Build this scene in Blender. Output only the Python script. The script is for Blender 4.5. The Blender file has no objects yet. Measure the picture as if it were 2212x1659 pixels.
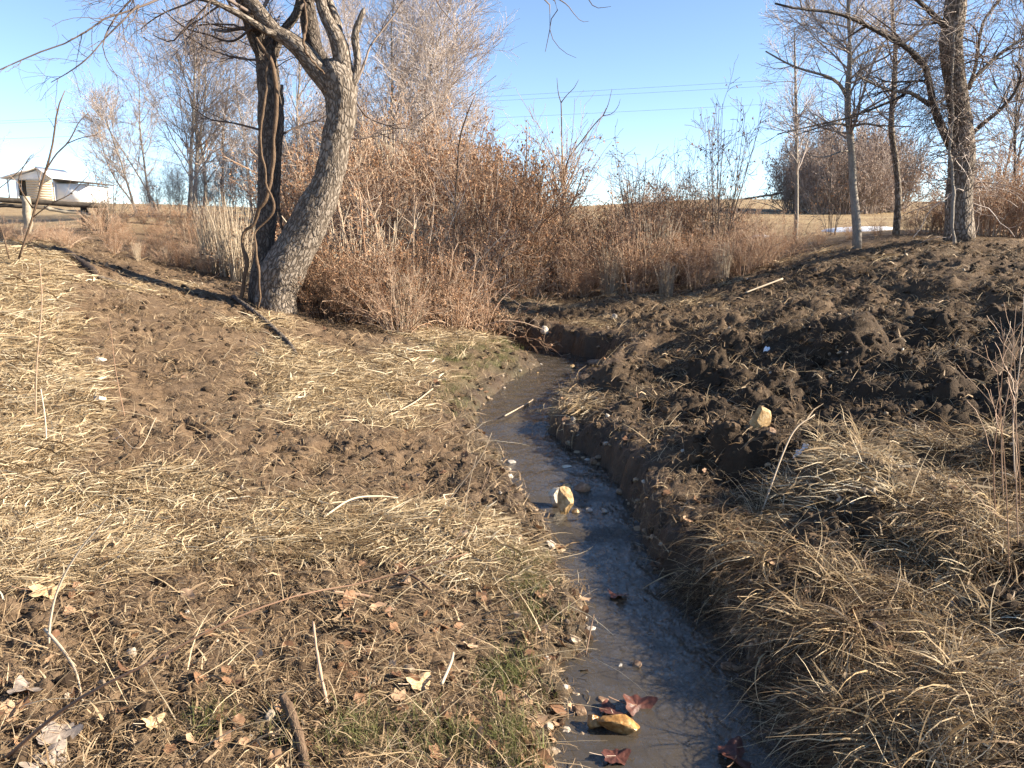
import bpy, math, random
import numpy as np
from mathutils import Vector

# ------------------------------------------------------------------ camera, sky, sun, exposure
sc = bpy.context.scene
C = sc.collection
FPX = 1790.0            # focal length in units of a 2212 px wide frame
CXP, CYP, HOR = 1106.0, 829.5, 500.0
EYE = 1.70
PITCH = math.atan((CYP - HOR) / FPX)
cam_d = bpy.data.cameras.new('camera')
cam = bpy.data.objects.new('camera', cam_d)
C.objects.link(cam)
cam_d.sensor_width = 36.0
cam_d.lens = 36.0 * FPX / 2212.0
cam_d.clip_start = 0.05
cam_d.clip_end = 2000
cam.location = (0, 0, EYE)
cam.rotation_euler = (math.pi / 2 - PITCH, 0, 0)
sc.camera = cam

SUN_EL, SUN_AZ = math.radians(26.5), math.radians(4)     # azimuth: turned from +x towards the camera
sdir = Vector((math.cos(SUN_AZ) * math.cos(SUN_EL), -math.sin(SUN_AZ) * math.cos(SUN_EL), math.sin(SUN_EL)))
world = bpy.data.worlds.new('World')
sc.world = world
world.use_nodes = True
wn = world.node_tree
for nd in list(wn.nodes):
    wn.nodes.remove(nd)
sky = wn.nodes.new('ShaderNodeTexSky')
sky.sky_type = 'NISHITA'
sky.sun_disc = False
sky.sun_elevation = SUN_EL
sky.sun_rotation = math.atan2(sdir.x, sdir.y)
sky.air_density = 0.7
sky.altitude = 700
sky.dust_density = 0.0
sky.ozone_density = 1.6
bg = wn.nodes.new('ShaderNodeBackground')
bg.inputs['Strength'].default_value = 0.084
wo = wn.nodes.new('ShaderNodeOutputWorld')
wn.links.new(sky.outputs[0], bg.inputs[0])
wn.links.new(bg.outputs[0], wo.inputs[0])
sun_d = bpy.data.lights.new('sun', 'SUN')
sun_d.energy = 5.0
sun_d.angle = math.radians(0.53)
sun_d.color = (1.0, 0.88, 0.71)
sun = bpy.data.objects.new('sun', sun_d)
C.objects.link(sun)
sun.rotation_euler = (-sdir).to_track_quat('-Z', 'Y').to_euler()
sun.location = (20, -5, 20)
vs = sc.view_settings
vs.view_transform = 'Standard'
vs.look = 'None'
vs.exposure = 1.72
vs.gamma = 1.0
vs.use_curve_mapping = False
sc.cycles.adaptive_threshold = 0.02
sc.cycles.max_bounces = 5
sc.cycles.diffuse_bounces = 2
sc.cycles.glossy_bounces = 2
sc.cycles.transparent_max_bounces = 8
sc.cycles.caustics_reflective = False
sc.cycles.caustics_refractive = False

rng = np.random.default_rng(7)

# ------------------------------------------------------------------ maths helpers
def perlin(x, y, seed=0):
    x = np.asarray(x, float); y = np.asarray(y, float)
    xi = np.floor(x).astype(np.int64); yi = np.floor(y).astype(np.int64)
    xf = x - xi; yf = y - yi
    def h(a, b):
        n = (a * 374761393 + b * 668265263 + seed * 1442695041) & 0xffffffff
        n = ((n ^ (n >> 13)) * 1274126177) & 0xffffffff
        return ((n ^ (n >> 16)) & 0xffff) / 65535.0 * 2 * np.pi
    u = xf * xf * xf * (xf * (xf * 6 - 15) + 10); v = yf * yf * yf * (yf * (yf * 6 - 15) + 10)
    def g(a, b, dx, dy):
        t = h(a, b)
        return np.cos(t) * dx + np.sin(t) * dy
    n00 = g(xi, yi, xf, yf); n10 = g(xi + 1, yi, xf - 1, yf)
    n01 = g(xi, yi + 1, xf, yf - 1); n11 = g(xi + 1, yi + 1, xf - 1, yf - 1)
    return ((n00 * (1 - u) + n10 * u) * (1 - v) + (n01 * (1 - u) + n11 * u) * v) * 1.5

def fbm(x, y, sc_, oct=4, seed=0, gain=.5):
    a, s, out = 1.0, 1.0 / sc_, 0
    for o in range(oct):
        out = out + a * perlin(x * s + 17.3 * o, y * s - 9.1 * o, seed + o)
        a *= gain; s *= 2.03
    return out

def worley(x, y, sc_, seed=0):
    x = x / sc_; y = y / sc_
    xi = np.floor(x).astype(np.int64); yi = np.floor(y).astype(np.int64)
    best = np.full(x.shape, 9.0); second = np.full(x.shape, 9.0); val = np.zeros(x.shape)
    for dx in (-1, 0, 1):
        for dy in (-1, 0, 1):
            a = xi + dx; b = yi + dy
            n = (a * 374761393 + b * 668265263 + seed * 1442695041) & 0xffffffff
            n = ((n ^ (n >> 13)) * 1274126177) & 0xffffffff
            n = n ^ (n >> 16)
            px = a + (n & 0xff) / 255.0; py = b + ((n >> 8) & 0xff) / 255.0
            d = np.hypot(px - x, py - y)
            r = ((n >> 16) & 0xff) / 255.0
            closer = d < best
            second = np.where(closer, best, np.minimum(second, d))
            val = np.where(closer, r, val)
            best = np.where(closer, d, best)
    return best, second, val

def sstep(a, b, x):
    t = np.clip((x - a) / (b - a), 0, 1)
    return t * t * (3 - 2 * t)

CT, ST = math.cos(PITCH), math.sin(PITCH)
def ray(px, py):
    a = (np.asarray(px, float) - CXP) / FPX; b = (CYP - np.asarray(py, float)) / FPX
    return a, CT + b * ST, -ST + b * CT
def P(px, py, d):
    """world point seen at (px, py) of a 2212-wide frame, d metres ahead along +y"""
    x, y, z = ray(px, py)
    t = d / y
    return np.array([x * t, d + 0 * x, EYE + z * t]).T
def project(x, y, z):
    dz = z - EYE
    f = y * CT - dz * ST
    u = y * ST + dz * CT
    f = np.where(f < .05, .05, f)
    return CXP + FPX * x / f, CYP - FPX * u / f

# ------------------------------------------------------------------ terrain
CTRL = [(0,1659,2.15),(600,1659,2.2),(1150,1659,2.3),(0,1300,3.05),(600,1300,3.2),(1150,1300,3.4),(0,1000,4.4),(500,1000,4.8),
 (950,1000,5.2),(0,800,5.7),(300,800,6.3),(600,800,6.9),(900,800,7.6),(1050,850,7.3),(0,650,7.2),(300,650,8.2),(570,672,9.0),
 (0,545,8.8),(150,550,9.3),(300,615,9.6),(500,635,10),(700,730,9.0),(850,720,9.3),(1000,722,9.8),(1000,770,8.6),
 (1100,655,12.5),(1300,640,12.8),(1500,610,13),(1250,690,10.8),(1100,700,10.6),(1400,662,11.5),(1180,690,11.0),
 (300,520,13),(500,560,13),(700,560,14),(250,470,16),(0,512,13),(-300,505,13),(0,490,18),(0,465,30),(100,441,58),(0,438,62),(300,440,60),(600,450,45),(900,450,45),(1100,452,45),
 (2212,1659,2.0),(2212,1400,2.6),(2000,1450,2.65),(2212,1250,3.1),(1900,1200,3.4),(1650,1100,4.0),(2212,1000,4.2),(1900,950,4.8),
 (1600,930,5.2),(1350,950,5.3),(2212,800,5.4),(1900,800,6),(1500,800,6.8),(1290,850,6.9),(2212,650,7),(1900,680,7.8),(1500,720,8.6),
 (1360,735,9.2),(2212,570,9.5),(1900,590,10),(1650,620,11),(2070,520,11.5),(1850,530,12),(1935,507,13),(1860,497,17),(2212,503,15),
 (1650,480,22),(1800,452,35),(1700,430,50),(2100,436,50),(1500,432,50),(1250,447,50),(2500,440,50),(2500,520,13),(2500,700,6)]
pts = [P(*c) for c in CTRL] + [np.array(v, float) for v in
 [(-3,-3,.35),(0,-3,.15),(.9,-3,.2),(3,-3,.65),(-3,0,.35),(0,.5,.16),(3,.5,.55),(-6,1,.9),(6,1,1.15),(12,5,1.8),(-12,6,1.9),(0,-30,.8),(-30,-10,3),(30,-10,3),
  (-60,40,4.5),(60,40,4.0),(0,120,2.0),(-60,120,3.5),(60,120,3.0),(-180,0,6),(180,0,6),(0,-200,2),(0,220,1),(150,200,1),(-150,200,1)]]
pts = np.array(pts)
def warp(x, y):
    r = np.hypot(x, y)
    s = np.log1p(r / 4.0) / np.maximum(r / 4.0, 1e-6)
    return x * s, y * s
cu, cv = warp(pts[:, 0], pts[:, 1])
def tps(r2):
    return np.where(r2 > 1e-12, .5 * r2 * np.log(np.maximum(r2, 1e-12)), 0)
nC = len(pts)
K = tps((cu[:, None] - cu) ** 2 + (cv[:, None] - cv) ** 2) + np.eye(nC) * 0.15
A = np.zeros((nC + 3, nC + 3)); A[:nC, :nC] = K
Q = np.c_[np.ones(nC), cu, cv]; A[:nC, nC:] = Q; A[nC:, :nC] = Q.T
W = np.linalg.solve(A, np.r_[pts[:, 2], 0, 0, 0])
def base_z(x, y):
    sh = np.shape(x); x = np.ravel(x); y = np.ravel(y)
    u, v = warp(x, y)
    out = np.zeros(len(x))
    for k in range(0, len(x), 20000):
        s = slice(k, k + 20000)
        out[s] = tps((u[s, None] - cu) ** 2 + (v[s, None] - cv) ** 2) @ W[:nC] + W[nC] + W[nC + 1] * u[s] + W[nC + 2] * v[s]
    return out.reshape(sh)

def water_level(y):
    return np.clip(.012 * (y - 2.2), -.05, .5) + .045 * sstep(4.25, 4.45, y) + .035 * sstep(4.75, 4.95, y) + .03 * sstep(6.3, 6.6, y)
def on_water(px, py):
    z = 0.0
    for _ in range(30):
        x, y, dz = ray(px, py)
        t = (z - EYE) / dz
        z = float(water_level(y * t))
    return np.array([x * t, y * t])
rows = [(1500,1659,255),(1470,1560,225),(1437,1480,180),(1435,1400,165),(1415,1320,125),(1355,1260,112),(1288,1200,92),(1280,1130,94),
        (1235,1060,105),(1190,1000,100),(1128,950,68)]
SP = [(2.2,-9,.5),(1.5,-4,.45),(1.05,0,.42)]
for cx, cy, hp in rows:
    q = on_water(cx, cy); SP.append((q[0], q[1], hp / FPX * math.hypot(q[1], EYE) * 1.02))
for cx, cy, hw in [(1100,905,.30),(1135,858,.32),(1205,818,.44),(1260,790,.44),(1185,768,.32),(1095,750,.24)]:
    q = on_water(cx, cy); SP.append((q[0], q[1], hw))
SP += [(-1.0,11.3,.22),(-2.2,11.9,.2),(-2.9,12.2,.08)]
SP = np.array(SP)
def catmull(Pn, m):
    Pn = np.asarray(Pn, float)
    a = np.vstack([2 * Pn[0] - Pn[1], Pn, 2 * Pn[-1] - Pn[-2]])
    out = []
    for i in range(1, len(a) - 2):
        t = np.linspace(0, 1, m, endpoint=False)[:, None]
        p0, p1, p2, p3 = a[i - 1], a[i], a[i + 1], a[i + 2]
        out.append(.5 * (2 * p1 + (p2 - p0) * t + (2 * p0 - 5 * p1 + 4 * p2 - p3) * t * t + (3 * p1 - p0 - 3 * p2 + p3) * t ** 3))
    out.append(a[-2][None])
    return np.vstack(out)
_l = np.r_[0, np.cumsum(np.hypot(np.diff(SP[:, 0]), np.diff(SP[:, 1])))]
_t = np.arange(0, _l[-1], .06)
ST_ = np.stack([np.interp(_t, _l, SP[:, k]) for k in range(3)], -1)
_k = np.hanning(13); _k /= _k.sum()
_pad = np.vstack([np.repeat(ST_[:1], 6, 0), ST_, np.repeat(ST_[-1:], 6, 0)])
ST_ = np.stack([np.convolve(_pad[:, k], _k, 'valid') for k in range(3)], -1)[::4]
def stream(x, y):
    """distance to the centre line, half width there, side (+1 = right bank looking upstream)"""
    sh = np.shape(x); x = np.ravel(x); y = np.ravel(y)
    best = np.full(len(x), 1e9); hw = np.zeros(len(x)); side = np.ones(len(x)); wy = np.zeros(len(x))
    near = np.hypot(x - 0.3, y - 4) < 16
    X, Y = x[near], y[near]
    b = np.full(len(X), 1e9); h = np.zeros(len(X)); s = np.ones(len(X)); w_ = np.zeros(len(X))
    for i in range(len(ST_) - 1):
        ax, ay, ah = ST_[i]; bx, by, bh = ST_[i + 1]
        dx, dy = bx - ax, by - ay
        t = np.clip(((X - ax) * dx + (Y - ay) * dy) / (dx * dx + dy * dy), 0, 1)
        d = np.hypot(X - ax - dx * t, Y - ay - dy * t)
        m = d < b
        b = np.where(m, d, b); h = np.where(m, ah + (bh - ah) * t, h)
        s = np.where(m, np.sign((X - ax) * dy - (Y - ay) * dx), s); w_ = np.where(m, ay + dy * t, w_)
    best[near] = b; hw[near] = h; side[near] = s; wy[near] = w_
    return best.reshape(sh), hw.reshape(sh), side.reshape(sh), wy.reshape(sh)

# cover of the ground, laid out as soft patches (centre and radii, weight)
STRAW = [(40,620,120,80,1),(40,800,120,140,1),(50,960,150,90,1),(60,1110,190,110,1),(310,1075,260,50,.9),(700,1130,270,50,1),(980,1165,130,60,1),(1040,1240,90,60,.9),
 (760,860,170,70,1),(640,800,90,50,.9),(880,790,90,50,.8),(560,705,90,25,.7),(420,1160,220,40,.8),(110,1225,190,45,.9),(950,735,110,25,.8),(830,920,90,35,.8),
 (1680,1110,80,45,.9),(1860,1080,110,55,1),(1990,1000,170,70,1),(2120,920,120,40,.7),(2080,1150,170,70,1),(2020,1290,130,60,1),(2140,1400,170,110,1),
 (2020,1580,200,110,1),(1240,870,60,22,.9),(1450,650,180,14,.6),(1720,558,140,18,.7),(1300,690,80,14,.7),(1560,590,110,26,.6),(1180,660,150,14,.7),(1900,555,300,12,.5),(330,612,130,18,.5)]
GREEN = [(1130,1470,70,50,.8),(1180,1600,110,60,.9),(1180,1370,80,50,.7),(1170,1120,50,40,.7),(1020,850,60,40,.8),(1060,765,110,25,.8),(480,1580,140,40,.35),(1160,1230,60,40,.6),
 (1080,950,50,40,.5),(830,1600,200,60,.4),(1080,720,40,20,.9)]
def blobs(lst, px, py):
    out = np.zeros(np.shape(px))
    for cx, cy, rx, ry, w in lst:
        out = np.maximum(out, w * np.exp(-.5 * (((px - cx) / rx) ** 2 + ((py - cy) / ry) ** 2) ** 1.5))
    return out

def ground(x, y, detail=True, full=False):
    x = np.asarray(x, float); y = np.asarray(y, float)
    T = base_z(x, y)
    d, hw, side, wy = stream(x, y)
    r = np.hypot(x, y)
    near = 1 - sstep(11.8, 15, r)
    w = water_level(wy)
    d = d + near * (.05 * perlin(x / .31, y / .31, 3) + .025 * perlin(x / .12, y / .12, 4)) * np.where(d < hw * .5, 0, 1)
    e = d - hw
    px, py = project(x, y, T)
    infront = sstep(.5, 1.5, y)
    n1 = fbm(x, y, .55, 3, 21)
    straw = np.clip(sstep(.42, .78, blobs(STRAW, px, py) * infront + .40 * n1 * near + .2 * perlin(x / 1.7, y / 1.7, 5) * near) , 0, 1)
    straw = np.where(y < 1.5, np.maximum(straw, .4), straw)
    straw = np.where(r > 15, np.maximum(straw, sstep(15, 19, r)), straw)
    green = np.clip(blobs(GREEN, px, py) * infront * (.75 + .9 * perlin(x / .25, y / .25, 31)), 0, 1) * near
    right = sstep(.0, .7, side * e) * near
    if detail:
        amp = near * (.75 + .45 * right)
        lump = fbm(x, y, 1.05, 3, 11) * .060 + right * (fbm(x, y, 1.1, 3, 12) * .13)
        f1, f2, cv_ = worley(x + .03 * perlin(x / .1, y / .1, 8), y + .03 * perlin(x / .1, y / .1, 9), .17, 2)
        clod = (sstep(.0, .45, f2 - f1) * (.25 + cv_ * .75) - .35) * .052
        g1, g2, gv = worley(x, y, .065, 6)
        clod2 = (sstep(.0, .4, g2 - g1) * (.3 + gv * .7) - .4) * .022
        pit = -np.clip(perlin(x / .22, y / .22, 41) - .18, 0, 1) * .17
        fine = fbm(x, y, .035, 2, 15) * .009
        soft = (1 - .45 * straw) * (.35 + .65 * sstep(-.25, .3, perlin(x / .7, y / .7, 45)))
        pz = .30
        ledge = right * .85 * pz / 6.283 * np.sin(6.283 * (T + .16 * perlin(x / .8, y / .8, 46) + .05 * perlin(x / .25, y / .25, 47)) / pz)
        h1, h2, hv = worley(x + .06 * perlin(x / .2, y / .2, 48), y + .06 * perlin(x / .2, y / .2, 49), .42, 12)
        chunk = right * (sstep(.0, .30, h2 - h1) * hv - .3) * .085
        lump = lump * (1 - .5 * sstep(8.5, 11, r)) + (ledge + chunk) * (1 - .75 * sstep(8.5, 11, r))
        T = T + amp * (lump + (clod + clod2 + pit) * soft + fine)
    depth = .085
    bed = w - .012 - depth * np.clip(1 - (d / np.maximum(hw, .05)) ** 2, 0, 1)
    gl = np.where(side > 0, 1.9, .6)
    prof = w - .02 + gl * np.maximum(e, 0) + np.where(side > 0, .10, .05) * sstep(0, .06, e)
    if detail:
        prof = prof + near * sstep(0, .10, e) * np.where(side > 0, .11, .05) * fbm(x, y, .15, 3, 51, .6)
    prof = np.where(e > 0, prof, bed)
    k = .05
    z = np.where(e > 0, -k * np.log(np.exp(-np.clip(T, -3, 30) / k * 1.0 + 0) + np.exp(-np.clip(prof, -3, 30) / k) + 1e-290), np.minimum(T, bed))
    z = np.where(e > 1.0, T, z)
    if full:
        wet = (1 - sstep(.03, .42, e)) * near
        return z, straw, green, wet, e, right, side
    return z

def hit(px, py, detail=True):
    """ground point under a picture position"""
    t = np.geomspace(1.6, 120, 2500)
    x, y, z = ray(px, py)
    X, Y, Z = x * t, y * t, EYE + z * t
    g = ground(X, Y, False)
    i = np.argmax(Z <= g)
    if Z[i] > g[i]:
        i = len(t) - 1
    s = slice(max(i - 3, 0), i + 3)
    tt = np.linspace(t[s][0], t[s][-1], 60)
    g = ground(x * tt, y * tt, detail)
    Zt = EYE + z * tt
    j = np.argmax(Zt <= g)
    return np.array([x * tt[j], y * tt[j], g[j]])
def gz(x, y, detail=True):
    return float(ground(np.array([x]), np.array([y]), detail)[0])

# ------------------------------------------------------------------ mesh helpers
def make_mesh(name, V, faces, attrs=None, mat=None, smooth=False):
    """V (n,3); faces: list of (m,k) int arrays; attrs: {name: (n,) or (n,3)}"""
    me = bpy.data.meshes.new(name)
    V = np.ascontiguousarray(V, np.float32)
    if not isinstance(faces, list):
        faces = [faces]
    faces = [np.asarray(f, np.int32) for f in faces if len(f)]
    me.vertices.add(len(V)); me.vertices.foreach_set('co', V.ravel())
    loops = np.concatenate([f.ravel() for f in faces])
    cnt = np.concatenate([np.full(len(f), f.shape[1], np.int32) for f in faces])
    me.loops.add(len(loops)); me.loops.foreach_set('vertex_index', loops)
    me.polygons.add(len(cnt))
    me.polygons.foreach_set('loop_start', np.concatenate([[0], np.cumsum(cnt)[:-1]]).astype(np.int32))
    me.polygons.foreach_set('loop_total', cnt)
    if smooth:
        me.polygons.foreach_set('use_smooth', np.ones(len(cnt), bool))
    for k, v in (attrs or {}).items():
        v = np.asarray(v, np.float32)
        if v.ndim == 1:
            a = me.attributes.new(k, 'FLOAT', 'POINT'); a.data.foreach_set('value', v)
        else:
            a = me.attributes.new(k, 'FLOAT_VECTOR', 'POINT'); a.data.foreach_set('vector', v.ravel())
    me.update(calc_edges=True)
    if mat is not None:
        me.materials.append(M[mat])
    return me

def obj(name, me, parent=None, loc=None, link=True):
    o = bpy.data.objects.new(name, me)
    if link:
        C.objects.link(o)
    if parent is not None:
        o.parent = parent
    if loc is not None:
        o.location = loc
    return o
def tag(o, label=None, cat=None, group=None, kind=None):
    if label: o['label'] = label
    if cat: o['category'] = cat
    if group: o['group'] = group
    if kind: o['kind'] = kind
    return o
def empty(name, loc, label, cat, group=None, rz=0, s=1):
    o = bpy.data.objects.new(name, None)
    C.objects.link(o)
    o.empty_display_size = .1
    o.location = loc; o.rotation_euler = (0, 0, rz); o.scale = (s, s, s)
    return tag(o, label, cat, group)

class MB:
    """collects batches of geometry into one mesh"""
    def __init__(s):
        s.V, s.F, s.T, s.B, s.n = [], [], [], [], 0
    def add(s, V, F, tone=None, bark=None):
        V = np.asarray(V, float).reshape(-1, 3)
        s.V.append(V); s.F.append(np.asarray(F, np.int64) + s.n)
        s.T.append(np.full(len(V), .5) if tone is None else np.broadcast_to(np.asarray(tone, float), (len(V),)))
        s.B.append(V if bark is None else bark)
        s.n += len(V)
        return s
    def tubes(s, Pt, R, k=5, tone=None, jit=0.0):
        Pt = np.asarray(Pt, float); R = np.asarray(R, float)
        if Pt.ndim == 2:
            Pt = Pt[None]; R = R[None]
        if len(Pt) == 1 and k >= 6:
            Pt = np.concatenate([Pt[:, :1], Pt, Pt[:, -1:]], 1); R = np.concatenate([R[:, :1] * .02, R, R[:, -1:] * .02], 1)
        B, n, _ = Pt.shape
        if B == 0:
            return s
        tg = np.gradient(Pt, axis=1)
        tg /= np.linalg.norm(tg, axis=2, keepdims=True) + 1e-9
        mean = tg.mean(axis=1)
        ref = np.where(np.abs(mean[:, 2:3]) > .75, np.array([[1.0, 0.15, 0]]), np.array([[0.0, 0.1, 1.0]]))[:, None]
        a = np.cross(tg, ref); a /= np.linalg.norm(a, axis=2, keepdims=True) + 1e-9
        b = np.cross(tg, a)
        th = np.arange(k) / k * 2 * np.pi
        rr = R[:, :, None, None]
        ring = a[:, :, None] * np.cos(th)[None, None, :, None] + b[:, :, None] * np.sin(th)[None, None, :, None]
        L = np.concatenate([np.zeros((B, 1)), np.cumsum(np.linalg.norm(np.diff(Pt, axis=1), axis=2), axis=1)], 1)
        bark = np.stack([np.broadcast_to(np.cos(th), (B, n, k)) * R[:, :, None], np.broadcast_to(np.sin(th), (B, n, k)) * R[:, :, None], np.broadcast_to(L[:, :, None], (B, n, k))], -1)
        if jit:
            q = bark.reshape(-1, 3)
            u = np.arctan2(q[:, 1], q[:, 0]) * np.maximum(R.mean(), .02)
            f1, f2, _ = worley(u, q[:, 2] * .45, .028, 5)
            nz = (sstep(0, .5, f2 - f1) - .5) * 1.0 + 1.4 * fbm(u, q[:, 2], .35, 2, 77)
            rr = rr + (nz * jit).reshape(B, n, k, 1)
        V = Pt[:, :, None] + ring * rr
        i = np.arange(n - 1)[:, None] * k; j = np.arange(k)[None]; j2 = (j + 1) % k
        q = np.stack([i + j, i + j2, i + k + j2, i + k + j], -1).reshape(-1, 4)
        F = (q[None] + (np.arange(B) * n * k)[:, None, None]).reshape(-1, 4)
        if tone is None:
            tone = rng.random(B)
        tone = np.repeat(np.broadcast_to(tone, (B,)), n * k)
        return s.add(V.reshape(-1, 3), F, tone, bark.reshape(-1, 3))
    def ribbons(s, Pt, wd, nrm, tone=None):
        """Pt (B,n,3), wd (B,n) half widths, nrm (B,3) sideways vectors"""
        B, n, _ = Pt.shape
        side = nrm[:, None] * wd[:, :, None]
        V = np.stack([Pt - side, Pt + side], 2).reshape(-1, 3)
        i = np.arange(n - 1) * 2
        q = np.stack([i, i + 1, i + 3, i + 2], -1)
        F = (q[None] + (np.arange(B) * n * 2)[:, None, None]).reshape(-1, 4)
        if tone is None:
            tone = rng.random(B)
        return s.add(V, F, np.repeat(tone, n * 2))
    def leaves(s, pos, size, droop=.4, tone=None, aspect=.45):
        """folded, curled leaf of four triangles-worth: 2 quads about a midrib"""
        B = len(pos)
        d = rng.normal(size=(B, 3)); d[:, 2] -= droop * 2
        d /= np.linalg.norm(d, axis=1, keepdims=True)
        u = np.cross(d, rng.normal(size=(B, 3))); u /= np.linalg.norm(u, axis=1, keepdims=True) + 1e-9
        n = np.cross(d, u)
        L = (size * rng.uniform(.6, 1.4, B))[:, None]
        w = L * aspect * rng.uniform(.6, 1.1, (B, 1))
        c = rng.uniform(-.3, .6, (B, 1)) * w
        a = pos; m = pos + d * L * .5 + n * c * .6; t = pos + d * L + n * c * 1.5
        l1 = pos + d * L * .45 + u * w + n * c; l2 = pos + d * L * .45 - u * w + n * c
        V = np.stack([a, l1, t, m, l2], 1).reshape(-1, 3)
        q = np.array([[0, 1, 2, 3], [0, 3, 2, 4]])
        F = (q[None] + (np.arange(B) * 5)[:, None, None]).reshape(-1, 4)
        if tone is None:
            tone = rng.random(B)
        return s.add(V, F, np.repeat(tone, 5))
    def mesh(s, name, mat, smooth=True):
        return make_mesh(name, np.vstack(s.V), np.vstack(s.F), {'tone': np.concatenate(s.T), 'bark': np.vstack(s.B)}, mat, smooth)

def resample(Pn, n, extra=None):
    Pn = np.asarray(Pn, float)
    q = catmull(Pn, 8)
    L = np.r_[0, np.cumsum(np.linalg.norm(np.diff(q[:, :3], axis=0), axis=1))]
    t = np.linspace(0, L[-1], n)
    return np.stack([np.interp(t, L, q[:, i]) for i in range(q.shape[1])], -1)

def grow(par, per, n, length, ang, up=.1, wig=.12, rr=.6, tmin=.25, tmax=1.0, rmin=.0015, taper=.25, drop=0, long_at_base=.5):
    Pp, Rp = par
    B, n0, _ = Pp.shape
    num = rng.poisson(per, B) if np.isscalar(per) else np.asarray(per)
    idx = np.repeat(np.arange(B), num)
    m = len(idx)
    if m == 0:
        return np.zeros((0, n, 3)), np.zeros((0, n))
    t = rng.uniform(tmin, tmax, m) * (n0 - 1) * .999
    i = t.astype(int); f = (t - i)[:, None]
    p0 = Pp[idx, i] * (1 - f) + Pp[idx, i + 1] * f
    tg = Pp[idx, i + 1] - Pp[idx, i]; tg /= np.linalg.norm(tg, axis=1, keepdims=True) + 1e-9
    r0 = np.maximum((Rp[idx, i] * (1 - f[:, 0]) + Rp[idx, i + 1] * f[:, 0]) * rr * rng.uniform(.7, 1.05, m), rmin)
    pr = np.cross(tg, rng.normal(size=(m, 3))); pr /= np.linalg.norm(pr, axis=1, keepdims=True) + 1e-9
    a = np.radians(rng.normal(ang, ang * .25, m))[:, None]
    d = tg * np.cos(a) + pr * np.sin(a); d[:, 2] += up
    d /= np.linalg.norm(d, axis=1, keepdims=True)
    L = length * rng.uniform(.55, 1.25, m) * (1 - long_at_base * t / n0)
    st = (L / (n - 1))[:, None]
    out = np.zeros((m, n, 3)); out[:, 0] = p0
    for k in range(1, n):
        out[:, k] = out[:, k - 1] + d * st
        d = d + rng.normal(size=(m, 3)) * wig; d[:, 2] += up * .35 - drop * k / n
        d /= np.linalg.norm(d, axis=1, keepdims=True)
    R = np.maximum(r0[:, None] * np.linspace(1, taper, n)[None], rmin * .8)
    return out, R

# ------------------------------------------------------------------ materials
M = {}
class NT:
    def __init__(s, name):
        s.m = bpy.data.materials.new(name); s.m.use_nodes = True
        s.t = s.m.node_tree; s.t.nodes.clear(); M[name] = s.m
        s.out = s.n('ShaderNodeOutputMaterial')
    def n(s, typ, **kw):
        nd = s.t.nodes.new(typ)
        for k, v in kw.items():
            if hasattr(nd, k) and not k[0].isupper():
                setattr(nd, k, v)
        return nd
    def l(s, a, b):
        s.t.links.new(a, b)
    def attr(s, name):
        a = s.n('ShaderNodeAttribute'); a.attribute_name = name; return a
    def noise(s, vec, scale, detail=4, rough=.6, dist=0):
        a = s.n('ShaderNodeTexNoise'); a.inputs['Scale'].default_value = scale; a.inputs['Detail'].default_value = detail
        a.inputs['Roughness'].default_value = rough; a.inputs['Distortion'].default_value = dist
        if vec is not None: s.l(vec, a.inputs['Vector'])
        return a.outputs['Fac']
    def ramp(s, fac, stops):
        r = s.n('ShaderNodeValToRGB'); e = r.color_ramp.elements
        while len(e) < len(stops): e.new(.5)
        for el, (p, c) in zip(e, stops):
            el.position = p; el.color = (*c, 1) if len(c) == 3 else c
        s.l(fac, r.inputs[0]); return r.outputs[0]
    def mix(s, fac, a, b, blend='MIX'):
        x = s.n('ShaderNodeMix'); x.data_type = 'RGBA'; x.blend_type = blend
        for v, i in ((fac, 0), (a, 6), (b, 7)):
            if hasattr(v, 'is_linked') or hasattr(v, 'links'): s.l(v, x.inputs[i])
            elif isinstance(v, (int, float)): x.inputs[i].default_value = v
            else: x.inputs[i].default_value = (*v, 1)
        return x.outputs[2]
    def math(s, op, a, b=0.0, clamp=False):
        x = s.n('ShaderNodeMath'); x.operation = op; x.use_clamp = clamp
        for v, i in ((a, 0), (b, 1)):
            if isinstance(v, (int, float)): x.inputs[i].default_value = v
            else: s.l(v, x.inputs[i])
        return x.outputs[0]
    def bump(s, h, strength=.5, dist=.01, normal=None):
        b = s.n('ShaderNodeBump'); b.inputs['Strength'].default_value = strength; b.inputs['Distance'].default_value = dist
        s.l(h, b.inputs['Height'])
        if normal is not None: s.l(normal, b.inputs['Normal'])
        return b.outputs[0]
    def bsdf(s, col, rough=.8, spec=.2, normal=None, **kw):
        p = s.n('ShaderNodeBsdfPrincipled')
        for v, k in ((col, 'Base Color'), (rough, 'Roughness'), (spec, 'Specular IOR Level')):
            if hasattr(v, 'links'): s.l(v, p.inputs[k])
            elif isinstance(v, (int, float)): p.inputs[k].default_value = v
            else: p.inputs[k].default_value = (*v, 1)
        if normal is not None: s.l(normal, p.inputs['Normal'])
        for k, v in kw.items():
            p.inputs[k].default_value = v
        s.l(p.outputs[0], s.out.inputs[0]); return p
    def co(s, kind='Object'):
        return s.n('ShaderNodeTexCoord').outputs[kind]

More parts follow.
